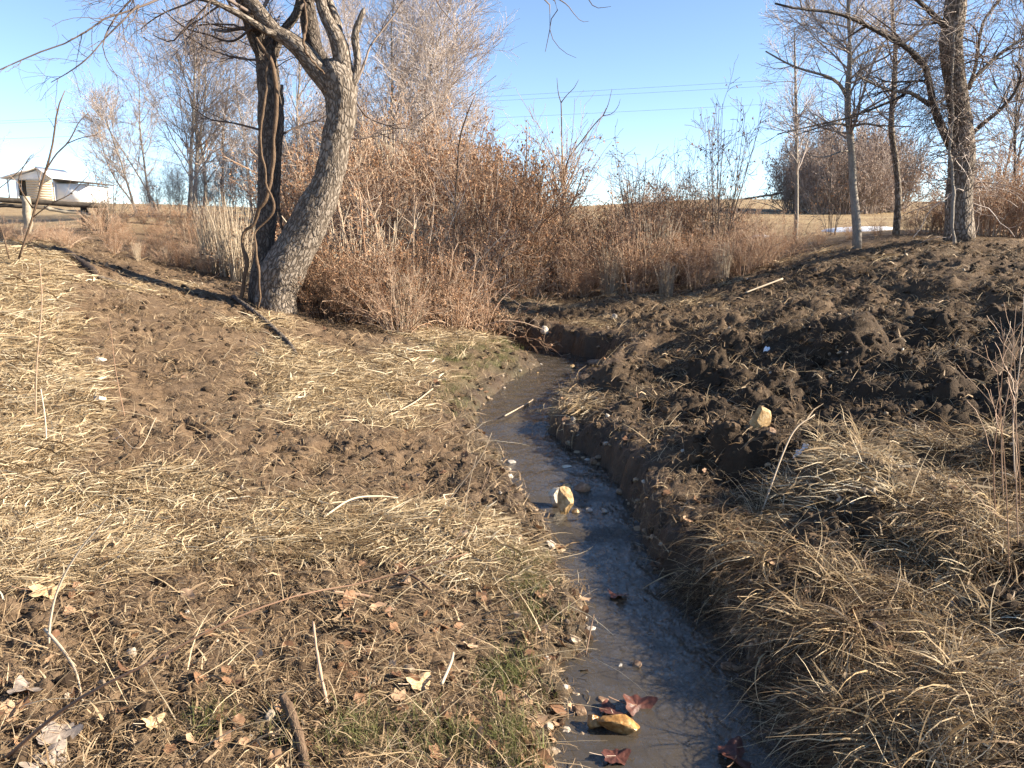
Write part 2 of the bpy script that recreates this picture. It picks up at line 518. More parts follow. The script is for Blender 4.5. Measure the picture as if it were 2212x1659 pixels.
def blade_mat(name, stops, trans=.25, rough=.6, spec=.25):
    m = NT(name)
    t = m.attr('tone').outputs['Fac']
    oi = m.n('ShaderNodeObjectInfo').outputs['Random']
    f = m.math('ADD', m.math('MULTIPLY', t, .72), m.math('MULTIPLY', oi, .28))
    col = m.ramp(f, stops)
    p = m.bsdf(col, rough, spec)
    if trans:
        tr = m.n('ShaderNodeBsdfTranslucent'); m.l(col, tr.inputs[0])
        mx = m.n('ShaderNodeMixShader'); mx.inputs[0].default_value = trans
        m.l(p.outputs[0], mx.inputs[1]); m.l(tr.outputs[0], mx.inputs[2]); m.l(mx.outputs[0], m.out.inputs[0])
    return m
blade_mat('straw', [(0, (.08, .05, .028)), (.25, (.20, .135, .072)), (.5, (.40, .295, .17)), (.77, (.62, .505, .33)), (1, (.82, .74, .56))])
blade_mat('tussock', [(0, (.035, .021, .013)), (.4, (.085, .055, .032)), (.6, (.23, .15, .08)), (.8, (.52, .38, .21)), (1, (.84, .71, .48))], .2)
blade_mat('litter', [(0, (.06, .038, .022)), (.35, (.17, .112, .062)), (.7, (.34, .245, .145)), (1, (.60, .49, .33))], .15)
blade_mat('green_blade', [(0, (.06, .06, .02)), (.4, (.11, .125, .038)), (.7, (.20, .20, .075)), (1, (.40, .34, .18))], .3)
blade_mat('dead_leaf', [(0, (.10, .05, .03)), (.3, (.22, .12, .065)), (.6, (.36, .22, .13)), (1, (.50, .36, .24))], .15)
blade_mat('brown_leaf', [(0, (.12, .055, .028)), (.35, (.29, .145, .072)), (.7, (.44, .25, .135)), (1, (.56, .39, .24))], .3)
blade_mat('hedge_leaf', [(0, (.13, .085, .065)), (.4, (.27, .19, .145)), (1, (.46, .36, .29))], .3)
blade_mat('cane', [(0, (.14, .078, .048)), (.35, (.33, .205, .13)), (.7, (.50, .36, .25)), (1, (.68, .56, .43))], 0)
blade_mat('dark_cane', [(0, (.055, .035, .025)), (.5, (.14, .085, .055)), (1, (.26, .18, .115))], 0)
blade_mat('pale_cane', [(0, (.24, .175, .12)), (.5, (.42, .33, .23)), (1, (.62, .53, .40))], 0)
blade_mat('twig', [(0, (.20, .155, .13)), (.5, (.38, .31, .265)), (1, (.60, .52, .46))], 0)
blade_mat('dark_twig', [(0, (.05, .036, .03)), (.5, (.11, .082, .068)), (1, (.22, .17, .14))], 0)

def bark_mat(name, dark, mid, pale, sx=26, plates=True):
    m = NT(name)
    a = m.attr('bark').outputs['Vector']
    mp = m.n('ShaderNodeMapping'); mp.inputs['Scale'].default_value = (1, 1, .42)
    m.l(a, mp.inputs[0])
    v = m.n('ShaderNodeTexVoronoi'); v.feature = 'DISTANCE_TO_EDGE'; v.inputs['Scale'].default_value = sx
    nz = m.n('ShaderNodeTexNoise'); nz.inputs['Scale'].default_value = sx * .8
    m.l(mp.outputs[0], nz.inputs['Vector'])
    wv = m.mix(.07, mp.outputs[0], nz.outputs['Color'])
    m.l(wv, v.inputs['Vector'])
    big = m.noise(a, 5, 4); fine = m.noise(mp.outputs[0], 60, 4)
    e = m.math('MULTIPLY', v.outputs['Distance'], 4.0, True)
    h = m.math('ADD', m.math('MULTIPLY', e, .8 if plates else .15), m.math('MULTIPLY', fine, .5))
    f = m.math('ADD', m.math('MULTIPLY', h, .55), m.math('MULTIPLY', big, .35))
    col = m.ramp(f, [(.18, dark), (.45, mid), (.8, pale)])
    m.bsdf(col, .85, .15, m.bump(h, .9, .012))
    return m
bark_mat('bark_grey', (.028, .021, .016), (.135, .108, .084), (.29, .245, .20), 26)
bark_mat('bark_dark', (.022, .018, .015), (.085, .068, .055), (.17, .14, .115), 30)
bark_mat('bark_pale', (.14, .115, .095), (.32, .285, .24), (.50, .46, .40), 30, False)
bark_mat('bark_vine', (.05, .03, .02), (.19, .13, .085), (.38, .29, .21), 60, False)

m = NT('mud')
co = m.n('ShaderNodeNewGeometry').outputs['Position']
n1 = m.noise(co, 1.6, 5); n2 = m.noise(co, 14, 6, .7); n3 = m.noise(co, 90, 4, .7)
dry = m.ramp(m.math('ADD', m.math('MULTIPLY', n2, .6), m.math('MULTIPLY', n1, .4)), [(.3, (.060, .037, .021)), (.5, (.135, .089, .053)), (.7, (.225, .160, .102))])
strawc = m.ramp(m.noise(co, 55, 5, .75), [(.3, (.10, .068, .04)), (.5, (.25, .185, .115)), (.7, (.43, .345, .235))])
sa = m.attr('straw').outputs['Fac']; ga = m.attr('green').outputs['Fac']; wa = m.attr('wet').outputs['Fac']; fa = m.attr('field').outputs['Fac']
c1 = m.mix(m.math('MULTIPLY', sa, .75), dry, strawc)
c1 = m.mix(m.math('MULTIPLY', ga, .5), c1, (.085, .10, .03))
fieldc = m.ramp(m.math('ADD', m.math('MULTIPLY', m.noise(co, .55, 6, .7), .6), m.math('MULTIPLY', m.noise(co, 9, 4, .7), .4)), [(.35, (.15, .10, .055)), (.5, (.29, .205, .11)), (.65, (.40, .31, .175))])
shade_a = m.attr('bank_shade').outputs['Fac']
c1 = m.mix(m.math('MULTIPLY', shade_a, .80), c1, (.028, .019, .012))  # right bank's shade painted in: mud colour pulled towards near-black
c1 = m.mix(fa, c1, fieldc)
c1 = m.mix(m.math('MULTIPLY', wa, .6), c1, (.035, .025, .018))
rough = m.math('SUBTRACT', .92, m.math('MULTIPLY', wa, .55))
bh = m.math('ADD', m.math('MULTIPLY', n2, .7), m.math('MULTIPLY', n3, .35))
m.bsdf(c1, rough, .25, m.bump(bh, 1.0, .03))

m = NT('clod')
co = m.n('ShaderNodeNewGeometry').outputs['Position']
f = m.math('ADD', m.math('MULTIPLY', m.noise(co, 30, 5, .7), .6), m.math('MULTIPLY', m.n('ShaderNodeObjectInfo').outputs['Random'], .4))
m.bsdf(m.ramp(f, [(.3, (.028, .018, .011)), (.5, (.065, .043, .026)), (.75, (.15, .102, .062))]), .9, .2, m.bump(m.noise(co, 160, 4, .7), .9, .006))
m = NT('water')
co = m.co('Object')
mp = m.n('ShaderNodeMapping'); mp.inputs['Scale'].default_value = (1.0, .55, 1); mp.inputs['Rotation'].default_value = (0, 0, .35); m.l(co, mp.inputs[0])
h = m.math('ADD', m.math('MULTIPLY', m.noise(mp.outputs[0], 9, 3, .5, .8), .7), m.math('MULTIPLY', m.noise(mp.outputs[0], 34, 3, .55, .6), .3))
bn = m.bump(h, .55, .05)
fr = m.n('ShaderNodeFresnel'); fr.inputs[0].default_value = 1.55; m.l(bn, fr.inputs['Normal'])
gl = m.n('ShaderNodeBsdfGlossy'); gl.inputs['Roughness'].default_value = .04; m.l(bn, gl.inputs['Normal'])
tr = m.n('ShaderNodeBsdfTransparent'); tr.inputs[0].default_value = (.66, .57, .44, 1)
df = m.n('ShaderNodeBsdfDiffuse'); df.inputs[0].default_value = (.21, .175, .135, 1)
m1 = m.n('ShaderNodeMixShader'); m1.inputs[0].default_value = .27; m.l(tr.outputs[0], m1.inputs[1]); m.l(df.outputs[0], m1.inputs[2])
m2 = m.n('ShaderNodeMixShader'); m.l(fr.outputs[0], m2.inputs[0]); m.l(m1.outputs[0], m2.inputs[1]); m.l(gl.outputs[0], m2.inputs[2])
m.l(m2.outputs[0], m.out.inputs[0])

def rock_mat(name, a, b, c, rough=.6):
    m = NT(name)
    co = m.co('Object')
    f = m.math('ADD', m.math('MULTIPLY', m.noise(co, 9, 6, .65), .6), m.math('MULTIPLY', m.noise(co, 40, 4, .7), .4))
    m.bsdf(m.ramp(f, [(.35, a), (.5, b), (.65, c)]), rough, .35, m.bump(f, .8, .012))
rock_mat('rock_white', (.30, .22, .13), (.60, .52, .40), (.78, .72, .62))
rock_mat('rock_yellow', (.17, .095, .04), (.40, .26, .115), (.60, .45, .26))
rock_mat('rock_gold', (.13, .06, .02), (.34, .18, .06), (.55, .36, .15), .25)
rock_mat('rock_brown', (.10, .055, .03), (.22, .135, .08), (.38, .27, .18))
rock_mat('rock_grey', (.16, .14, .12), (.34, .31, .27), (.52, .49, .44))
m = NT('pebble')
oi = m.n('ShaderNodeObjectInfo').outputs['Random']; co = m.co('Object')
m.bsdf(m.mix(.35, m.ramp(oi, [(0, (.09, .06, .04)), (.35, (.22, .15, .09)), (.6, (.33, .23, .13)), (.85, (.44, .38, .31)), (1, (.6, .55, .48))]), m.ramp(m.noise(co, 3, 4), [(.3, (.07, .05, .03)), (.7, (.42, .33, .23))])), .55, .35)
def flat_mat(name, col, rough=.7, spec=.2, nscale=30, var=.25, bump=.3):
    m = NT(name)
    co = m.co('Object'); f = m.noise(co, nscale, 5, .65)
    lo = tuple(x * (1 - var) for x in col); hi = tuple(min(1, x * (1 + var)) for x in col)
    m.bsdf(m.ramp(f, [(.3, lo), (.7, hi)]), rough, spec, m.bump(f, bump, .004))
flat_mat('paint_white', (.80, .80, .78), .5, .3, 4, .04)
flat_mat('siding_tan', (.62, .51, .37), .6, .3, 6, .08)
flat_mat('roof_white', (.80, .80, .82), .7, .2, 3, .04)
flat_mat('roof_dark', (.10, .09, .085), .8, .2, 5)
flat_mat('glass_dark', (.03, .035, .04), .15, .5, 2, .1, 0)
flat_mat('porch_dark', (.11, .09, .07), .7, .2, 5)
flat_mat('fence_wood', (.33, .285, .22), .85, .15, 18, .35)
flat_mat('fence_wood_dark', (.085, .07, .055), .85, .15, 18, .35)
flat_mat('rusty_wire', (.10, .09, .09), .6, .3, 5)
flat_mat('snow', (.80, .83, .88), .7, .2, 40, .06, .6)
flat_mat('red_leaf', (.085, .032, .022), .4, .35, 60, .6, .8)
flat_mat('tan_leaf', (.52, .36, .20), .6, .25, 50, .3, .5)
flat_mat('grey_leaf', (.27, .22, .18), .7, .2, 40, .3, .5)
flat_mat('log_bark', (.065, .05, .042), .9, .1, 40, .5, 1)

# ------------------------------------------------------------------ ground sheet (polar grid round the viewer's feet, finest where it is looked at)
th = np.r_[np.linspace(-180, -42, 40, endpoint=False), np.linspace(-42, 42, 540, endpoint=False), np.linspace(42, 180, 40, endpoint=False)]
th = np.radians(th)
rad = np.r_[np.linspace(.15, 1.7, 22, endpoint=False), np.geomspace(1.7, 13.5, 520, endpoint=False), np.geomspace(13.5, 420, 90)]
TH, RD = np.meshgrid(th, rad)
GX, GY = (RD * np.sin(TH)).ravel(), (RD * np.cos(TH)).ravel()
gZ, gS, gG, gW, gE, gR, gSd = ground(GX, GY, True, True)
nr, nt = RD.shape
ii = np.arange(nr - 1)[:, None] * nt; jj = np.arange(nt)[None]; j2 = (jj + 1) % nt
quads = np.stack([ii + jj, ii + nt + jj, ii + nt + j2, ii + j2], -1).reshape(-1, 4)
V = np.c_[GX, GY, gZ]
V = np.vstack([V, [0, 0, gz(0, 0)]])
cap = np.stack([np.arange(nt), (np.arange(nt) + 1) % nt, np.full(nt, len(V) - 1)], -1)
r_ = np.hypot(GX, GY)
fld = sstep(13.5, 19, r_)
ap = lambda a: np.r_[a, a[0]]
gme = make_mesh('ground', V, [quads, cap], {'straw': ap(gS), 'green': ap(gG), 'wet': ap(gW), 'field': ap(fld), 'bank_shade': ap(gR * (1 - .35 * gS) * (1 - .55 * sstep(6.5, 9.5, r_)))}, 'mud', True)  # last attribute weights the painted right-bank shade, weaker on straw and farther off
tag(obj('ground', gme), kind='structure')

# ------------------------------------------------------------------ water
wgx, wgy = np.arange(-4.5, 2.6, .03), np.arange(-5, 13.2, .03)
WX, WY = np.meshgrid(wgx, wgy)
wd_, wh_, ws_, wwy = stream(WX, WY)
inside = (wd_ - wh_) < .20
nwx = len(wgx)
iq = np.arange(len(wgy) - 1)[:, None] * nwx + np.arange(nwx - 1)[None]
ok_ = (inside[:-1, :-1] | inside[1:, :-1] | inside[:-1, 1:] | inside[1:, 1:])
iq = iq[ok_]
wq = np.stack([iq, iq + 1, iq + nwx + 1, iq + nwx], -1)
used, inv = np.unique(wq, return_inverse=True)
wq = inv.reshape(wq.shape)
wx, wy_ = WX.ravel()[used], WY.ravel()[used]
wzz = water_level(wwy.ravel()[used]) + .006 * perlin(wx / .16, wy_ / .16, 91)
tag(obj('stream_water', make_mesh('stream_water', np.c_[wx, wy_, wzz], wq, None, 'water', True)), kind='structure')

# ------------------------------------------------------------------ scattering
def scatter(name, protos, pos, rot, scl, idx, label, cat):
    col = bpy.data.collections.new(name + '_source')
    for k, p in enumerate(protos):
        p.name = '%s_source_%02d' % (name, k)
        col.objects.link(p)
    me = bpy.data.meshes.new(name)
    n = len(pos)
    me.vertices.add(n); me.vertices.foreach_set('co', np.ascontiguousarray(pos, np.float32).ravel())
    for k, v, ty in (('rot', rot, 'FLOAT_VECTOR'), ('scl', scl, 'FLOAT'), ('idx', idx, 'INT')):
        a = me.attributes.new(k, ty, 'POINT')
        a.data.foreach_set('vector' if ty == 'FLOAT_VECTOR' else 'value', np.ascontiguousarray(v, np.int32 if ty == 'INT' else np.float32).ravel())
    me.update()
    o = obj(name, me)
    g = bpy.data.node_groups.new(name, 'GeometryNodeTree')
    g.interface.new_socket('Geometry', in_out='INPUT', socket_type='NodeSocketGeometry')
    g.interface.new_socket('Geometry', in_out='OUTPUT', socket_type='NodeSocketGeometry')
    N = g.nodes; L = g.links
    gi, go = N.new('NodeGroupInput'), N.new('NodeGroupOutput')
    ci = N.new('GeometryNodeCollectionInfo'); ci.inputs['Collection'].default_value = col
    ci.inputs['Separate Children'].default_value = True; ci.inputs['Reset Children'].default_value = True
    iop = N.new('GeometryNodeInstanceOnPoints'); iop.inputs['Pick Instance'].default_value = True
    def na(nm, ty):
        q = N.new('GeometryNodeInputNamedAttribute'); q.data_type = ty; q.inputs['Name'].default_value = nm; return q.outputs['Attribute']
    e2r = N.new('FunctionNodeEulerToRotation')
    L.new(gi.outputs[0], iop.inputs['Points']); L.new(ci.outputs[0], iop.inputs['Instance'])
    L.new(na('idx', 'INT'), iop.inputs['Instance Index']); L.new(na('rot', 'FLOAT_VECTOR'), e2r.inputs[0]); L.new(e2r.outputs[0], iop.inputs['Rotation'])
    L.new(na('scl', 'FLOAT'), iop.inputs['Scale']); L.new(iop.outputs[0], go.inputs[0])
    o.modifiers.new('scatter', 'NODES').node_group = g
    tag(o, label, cat, kind='stuff')
    return o

def euler_on(nx, ny, nz_, az):
    """euler angles that tip +z to the normal after a turn about z (small tilts)"""
    out = np.zeros((len(az), 3))
    for k in range(len(az)):
        q = Vector((0, 0, 1)).rotation_difference(Vector((nx[k], ny[k], nz_[k])))
        e = (q.to_matrix() @ __import__('mathutils').Matrix.Rotation(az[k], 3, 'Z')).to_euler()
        out[k] = e
    return out
def normals(x, y, h=.12):
    a = ground(x + h, y, False) - ground(x - h, y, False); b = ground(x, y + h, False) - ground(x, y - h, False)
    n = np.c_[-a / (2 * h), -b / (2 * h), np.ones(len(x))]
    return n / np.linalg.norm(n, axis=1, keepdims=True)
def candidates(n, rmax=14, rmin=1.6, amax=40, power=1.0):
    """points denser towards the viewer's bank (uniform in angle, log-ish in range)"""
    a = np.radians(rng.uniform(-amax, amax, n))
    r = rmin * (rmax / rmin) ** (rng.random(n) ** power)
    return r * np.sin(a), r * np.cos(a), r

def blade_proto(nb, L, spread, rise, lie, width, mat='straw', az_sd=.7, radius=.09, nseg=4, tone=(0, 1), curl=.35):
    """a mat or tuft of blades; az_sd small = combed to one side"""
    az = rng.normal(0, az_sd, nb) if az_sd < 3 else rng.uniform(0, 2 * np.pi, nb)
    r0 = radius * np.sqrt(rng.random(nb)); a0 = rng.uniform(0, 2 * np.pi, nb)
    base = np.c_[r0 * np.cos(a0), r0 * np.sin(a0), rng.uniform(-.01, .015, nb)]
    ln = L * rng.uniform(.45, 1.25, nb)
    s = np.linspace(0, 1, nseg + 1)[None]
    el0 = np.radians(rng.normal(rise, rise * .3 + 4, nb))[:, None]; el1 = np.radians(rng.normal(lie, 10, nb))[:, None]
    el = el0 + (el1 - el0) * s
    kink = (nseg > 2) * (rng.random(nb) < .3) * rng.normal(0, 1.0, nb)
    azs = az[:, None] + rng.normal(0, curl, nb)[:, None] * s + kink[:, None] * (s > rng.uniform(.3, .8, (nb, 1)))
    st = (ln / nseg)[:, None]
    d = np.stack([np.cos(el) * np.cos(azs), np.cos(el) * np.sin(azs), np.sin(el)], -1)
    pt = base[:, None] + np.concatenate([np.zeros((nb, 1, 3)), np.cumsum(d[:, :-1] * st[..., None], 1)], 1)
    pt[..., 2] = np.maximum(pt[..., 2], rng.uniform(-.004, .012, nb)[:, None])
    pt[:, 0, 2] -= .015
    side = np.cross(d[:, 0], rng.normal(size=(nb, 3)) * .6 + np.array([0, 0, 1.0])); side /= np.linalg.norm(side, axis=1, keepdims=True)
    wd = width * (rng.uniform(.4, 1.1, nb) + (rng.random(nb) < .12) * rng.uniform(.6, 1.6, nb))[:, None] * np.array([1, 1, .95, .7, .2] if nseg == 4 else np.linspace(1, .2, nseg + 1))[None]
    mb = MB().ribbons(pt, wd, side, rng.uniform(*tone, nb))
    return bpy.data.objects.new('b', mb.mesh('b', mat, False))

def info(x, y):
    z, s, g, w, e, r, sd = ground(x, y, True, True)
    return z, s, g, w, e, r, sd

# flattened straw
x, y, r = candidates(22000, 13.5, 1.7)
z, s, g, w, e, rt, sd = info(x, y)
keep = (s > rng.random(len(x)) * .9 + .12) & (e > .13) & (rng.random(len(x)) < .85 - .5 * rt)
x, y, z, r, rt = x[keep], y[keep], z[keep], r[keep], rt[keep]
protos = [blade_proto(46, .17, .1, 5, -3, .0020, 'straw', .9, .13, 4, (0, 1), .8) for _ in range(5)] + [blade_proto(26, .17, .1, 16, -8, .0021, 'straw', 1.0, .09, 4, (0, 1), .8) for _ in range(3)] + [blade_proto(44, .13, .1, 6, 0, .0020, 'straw', 9, .12, 4, (0, .9), .7) for _ in range(4)]
nn = normals(x, y)
flow = .9 * np.pi * perlin(x / .9, y / .9, 61) + np.where(rt > .4, np.pi, 0.2) + rng.normal(0, .35, len(x))
sc1 = rng.uniform(.7, 1.25, len(x)) * np.clip(.75 + r / 14, .8, 1.5)
scatter('dry_straw', protos, np.c_[x, y, z + .004], euler_on(nn[:, 0], nn[:, 1], nn[:, 2], flow), sc1, rng.integers(0, len(protos), len(x)), 'flattened pale dry straw grass matted over both banks', 'dry grass')

# long kinked single straws lying over mats and mud
x, y, r = candidates(1500, 11, 1.6)
z, s, g, w, e, rt, sd = info(x, y)
keep = (e > .05) & (rng.random(len(x)) < .35 + .6 * s)
x, y, z, r = x[keep], y[keep], z[keep], r[keep]
protos = [blade_proto(2, .40, .1, 10, 4, .0019, 'straw', 9, .1, 5, (.5, .95), .8) for _ in range(8)] + [blade_proto(2, .28, .1, 28, 8, .0018, 'straw', 9, .1, 5, (.45, 1), .6) for _ in range(5)]
nn = normals(x, y)
scatter('straw_stems', protos, np.c_[x, y, z + .02], euler_on(nn[:, 0], nn[:, 1], nn[:, 2], rng.uniform(0, 6.28, len(x))), rng.uniform(.6, 1.2, len(x)), rng.integers(0, len(protos), len(x)), 'long pale single straw stems fallen across the banks', 'straw')

# chopped litter on mud
x, y, r = candidates(17000, 14, 1.6)
z, s, g, w, e, rt, sd = info(x, y)
keep = (e > .03) & (rng.random(len(x)) < .60 + .35 * rt * sstep(6, 9, r))
x, y, z, r = x[keep], y[keep], z[keep], r[keep]
protos = [blade_proto(24, .06, .1, 16, 5, .0018, 'litter', 9, .13, 2) for _ in range(6)] + [blade_proto(8, .11, .1, 10, 2, .0026, 'litter', 9, .12, 2) for _ in range(4)]
nn = normals(x, y)
scatter('straw_litter', protos, np.c_[x, y, z + .006], euler_on(nn[:, 0], nn[:, 1], nn[:, 2], rng.uniform(0, 6.28, len(x))), rng.uniform(.6, 1.3, len(x)) * np.clip(.8 + r / 16, .8, 1.5), rng.integers(0, len(protos), len(x)), 'broken bits of dead stalk and straw strewn over the mud', 'litter')

# tussocks: long grass that hangs over the right bank
def tussock_sites(n, box, seedless=None):
    px = rng.uniform(box[0], box[2], n); py = rng.uniform(box[1], box[3], n)
    return np.array([hit(a, b, False) for a, b in zip(px, py)])
T1 = np.vstack([tussock_sites(5, (1610, 1070, 1750, 1140)), tussock_sites(7, (1800, 990, 2230, 1090)), tussock_sites(13, (1880, 1120, 2260, 1330)), tussock_sites(16, (1960, 1360, 2300, 1660)),
                tussock_sites(4, (1960, 890, 2230, 960)), tussock_sites(6, (1860, 1500, 2000, 1700)), tussock_sites(3, (1740, 1190, 1880, 1290)), tussock_sites(3, (1200, 845, 1280, 880)), tussock_sites(2, (1430, 600, 1500, 635))])
T1 = np.vstack([T1, tussock_sites(7, (1500, 1130, 1680, 1270)), tussock_sites(7, (1620, 1300, 1820, 1480)), tussock_sites(5, (1730, 1480, 1880, 1640))])
T1 = np.repeat(T1, 4, 0) + np.c_[rng.normal(0, .06, (len(T1) * 4, 2)), np.zeros(len(T1) * 4)]
pro = [blade_proto(70, .36, .1, 32, -55, .0021, 'tussock', .9, .09, 7, (0, 1), .8) for _ in range(5)] + [blade_proto(60, .28, .1, 20, -30, .0022, 'tussock', 9, .10, 7, (0, 1), 1.0) for _ in range(4)] + [blade_proto(26, .22, .1, 62, 10, .0019, 'straw', 9, .04, 4, (.3, 1), .5) for _ in range(1)]
zz = ground(T1[:, 0], T1[:, 1])
nn = normals(T1[:, 0], T1[:, 1], .2)
scatter('tussock_grass', pro, np.c_[T1[:, 0], T1[:, 1], zz - .01], euler_on(nn[:, 0] * .5, nn[:, 1] * .5, nn[:, 2], math.pi + .25 + rng.normal(0, .45, len(T1))), rng.uniform(.65, 1.05, len(T1)), rng.integers(0, len(pro), len(T1)), 'long bleached tussock grass drooping down the right bank to the water', 'dry grass')

# short green grass at the water's edge
x, y, r = candidates(26000, 12, 1.7)
z, s, g, w, e, rt, sd = info(x, y)
keep = (g > rng.random(len(x)) * .8 + .15) & (e > .10 + .15 * rng.random(len(x)))
x, y, z = x[keep], y[keep], z[keep]
pro = [blade_proto(40, .065, .1, 60, 15, .0013, 'green_blade', 9, .07, 3) for _ in range(5)]
scatter('green_grass', pro, np.c_[x, y, z], np.c_[np.zeros(len(x)), np.zeros(len(x)), rng.uniform(0, 6.28, len(x))], rng.uniform(.6, 1.3, len(x)), rng.integers(0, 5, len(x)), 'short green grass sprouting along the left water edge', 'grass')

# clods of mud
def clod_proto(seed, sub=2, mat='clod', flat=.75, rough=.32):
    import bmesh
    bm = bmesh.new(); bmesh.ops.create_icosphere(bm, subdivisions=sub, radius=1)
    for v in bm.verts:
        c = v.co.copy()
        k = 1 + rough * float(perlin(np.array([c.x * 1.4 + seed * 7]), np.array([c.y * 1.4 + c.z * 2.1]), seed)[0]) * 1.4 + .12 * float(perlin(np.array([c.x * 4 + seed]), np.array([c.z * 4 - c.y * 3]), seed + 1)[0])
        v.co = Vector((c.x * k, c.y * k * .85, c.z * k * flat))
    me = bpy.data.meshes.new('clod'); bm.to_mesh(me); bm.free(); me.materials.append(M[mat])
    return bpy.data.objects.new('clod', me)
x, y, r = candidates(22000, 13, 1.7)
z, s, g, w, e, rt, sd = info(x, y)
keep = (e > .03) & (rng.random(len(x)) < (.25 + .75 * rt + .4 * np.clip(perlin(x / .6, y / .6, 71), 0, 1)) * (1 - .7 * s))
x, y, z, r = x[keep], y[keep], z[keep], r[keep]
pro = [clod_proto(k) for k in range(8)]
size = np.minimum(np.exp(rng.normal(math.log(.013), .5, len(x))) * np.clip(.8 + r / 12, .8, 1.8), .036)
scatter('mud_clods', pro, np.c_[x, y, z - size * .1], rng.uniform(0, 6.28, (len(x), 3)) * np.array([.1, .1, 1]), size, rng.integers(0, 8, len(x)), 'crumbled clods of brown mud lying over the churned banks', 'mud')

# gravel in the stream bed and along its edge
x, y, r = candidates(26000, 12.5, 1.7, 30)
z, s, g, w, e, rt, sd = info(x, y)
keep = (e < .05) & ((e < 0) | (rng.random(len(x)) < .35))
x, y, z, r = x[keep], y[keep], z[keep], r[keep]
pro = [clod_proto(20 + k, 2, 'pebble', .6, .22) for k in range(6)]
size = np.exp(rng.normal(math.log(.011), .55, len(x))) * np.clip(.7 + r / 9, .8, 1.7)
scatter('stream_gravel', pro, np.c_[x, y, z + size * .15], np.c_[rng.normal(0, .3, (len(x), 2)), rng.uniform(0, 6.28, len(x))], np.minimum(size, .03), rng.integers(0, 6, len(x)), 'brown and tan gravel on the stream bed under shallow water', 'gravel')
# pale stones in the mud
x, y, r = candidates(900, 12.5, 1.8)
z, s, g, w, e, rt, sd = info(x, y)
keep = (e > .02) & (rng.random(len(x)) < .35 + .5 * rt)
x, y, z, r = x[keep], y[keep], z[keep], r[keep]
size = np.minimum(np.exp(rng.normal(math.log(.009), .45, len(x))) * np.clip(.8 + r / 12, .8, 1.7), .025)
pro = [clod_proto(40 + k, 2, 'pebble', .6, .25) for k in range(5)]
scatter('mud_pebbles', pro, np.c_[x, y, z + size * .3], rng.uniform(0, 6.28, (len(x), 3)), size, rng.integers(0, 5, len(x)), 'small pale pebbles scattered through the mud of both banks', 'pebbles')

# dead leaves
def leaf_proto(mat):
    n = 9
    a = np.linspace(0, 2 * np.pi, 14, endpoint=False)
    rad_ = .6 + .4 * np.abs(np.cos(a * 2.5)) ** .8
    V = np.c_[np.cos(a) * rad_, np.sin(a) * rad_ * .75, rng.normal(0, .12, 14) + .35 * (np.cos(a) ** 2) * rng.uniform(-.3, 1)]
    V = np.vstack([V, [0, 0, 0]])
    F = np.c_[np.arange(14), (np.arange(14) + 1) % 14, np.full(14, 14)]
    return bpy.data.objects.new('l', make_mesh('l', V, F, {'tone': np.full(15, rng.random())}, mat, False))
x, y, r = candidates(3200, 11, 1.6)
z, s, g, w, e, rt, sd = info(x, y)
keep = (e > -.03) & (rng.random(len(x)) < np.where(e < .45, .95, .35) * (1 - .6 * rt) * np.where(r < 4.5, 1, .35))
x, y, z, r = x[keep], y[keep], z[keep], r[keep]
z = np.maximum(z, np.where(e[keep] < 0.02, water_level(y) + .004, -9))
pro = [leaf_proto('dead_leaf') for _ in range(8)]
scatter('leaf_litter', pro, np.c_[x, y, z + .012], np.c_[rng.normal(0, .45, (len(x), 2)), rng.uniform(0, 6.28, len(x))], rng.uniform(.015, .042, len(x)), rng.integers(0, 8, len(x)), 'curled brown dead leaves lying among the stubble by the stream', 'leaves')

# ------------------------------------------------------------------ trees
def limb_px(lst, d, n=14, r_scale=1.0, dd=0.0):
    """list of (px, py, width_px[, depth offset]) -> polyline and radii"""
    a = []
    for q in lst:
        dep = d + (q[3] if len(q) > 3 else 0) + dd
        a.append(np.r_[P(q[0], q[1], dep), q[2] / FPX * dep / CT * .5 * r_scale])
    a = resample(a, n)
    return a[:, :3], a[:, 3]
def stack(lst):
    return np.stack([a for a, _ in lst]), np.stack([b for _, b in lst])
def cat(*prs):
    n = min(p[0].shape[1] for p in prs)
    return np.concatenate([p[0][:, :n] for p in prs]), np.concatenate([p[1][:, :n] for p in prs])
def local(mesh_pts, o):
    return mesh_pts - np.array(o)
def part(name, parent, mb, mat, smooth=True):
    if not mb.V:
        return None
    return obj(name, mb.mesh(name, mat, smooth), parent)

# the crooked twin-stemmed tree
B0 = hit(592, 668, False); TD = float(B0[1])
tree = empty('crooked_tree', B0, 'large crooked tree with two stems and grey scaly bark beside the mud path', 'tree')
o = np.array(B0)
def L(pr): return pr[0] - o, pr[1]
Tr = L(limb_px([(592,720,130),(593,695,108),(594,665,90),(600,620,84),(615,580,92),(640,535,82),(668,480,78),(697,420,66),(716,360,58),(728,300,58),(737,250,60),(737,205,64),(733,180,70),(722,150,56),(700,128,2)], TD, 90))
part('trunk', tree, MB().tubes(Tr[0], Tr[1], 48, .5, .013), 'bark_grey')
T2 = L(limb_px([(560,690,40,.1),(565,640,56,.05),(568,590,50,.1),(573,520,40,.15),(578,440,42,.2),(582,360,46,.2),(583,280,50,.2),(582,200,46,.2),(575,130,42,.25),(562,70,42,.3),(545,30,36,.3),(528,-20,30,.35),(500,-120,24,.5),(480,-230,14,.6)], TD, 70))
part('stem', tree, MB().tubes(T2[0], T2[1], 28, .4, .008), 'bark_dark')
limbs = []
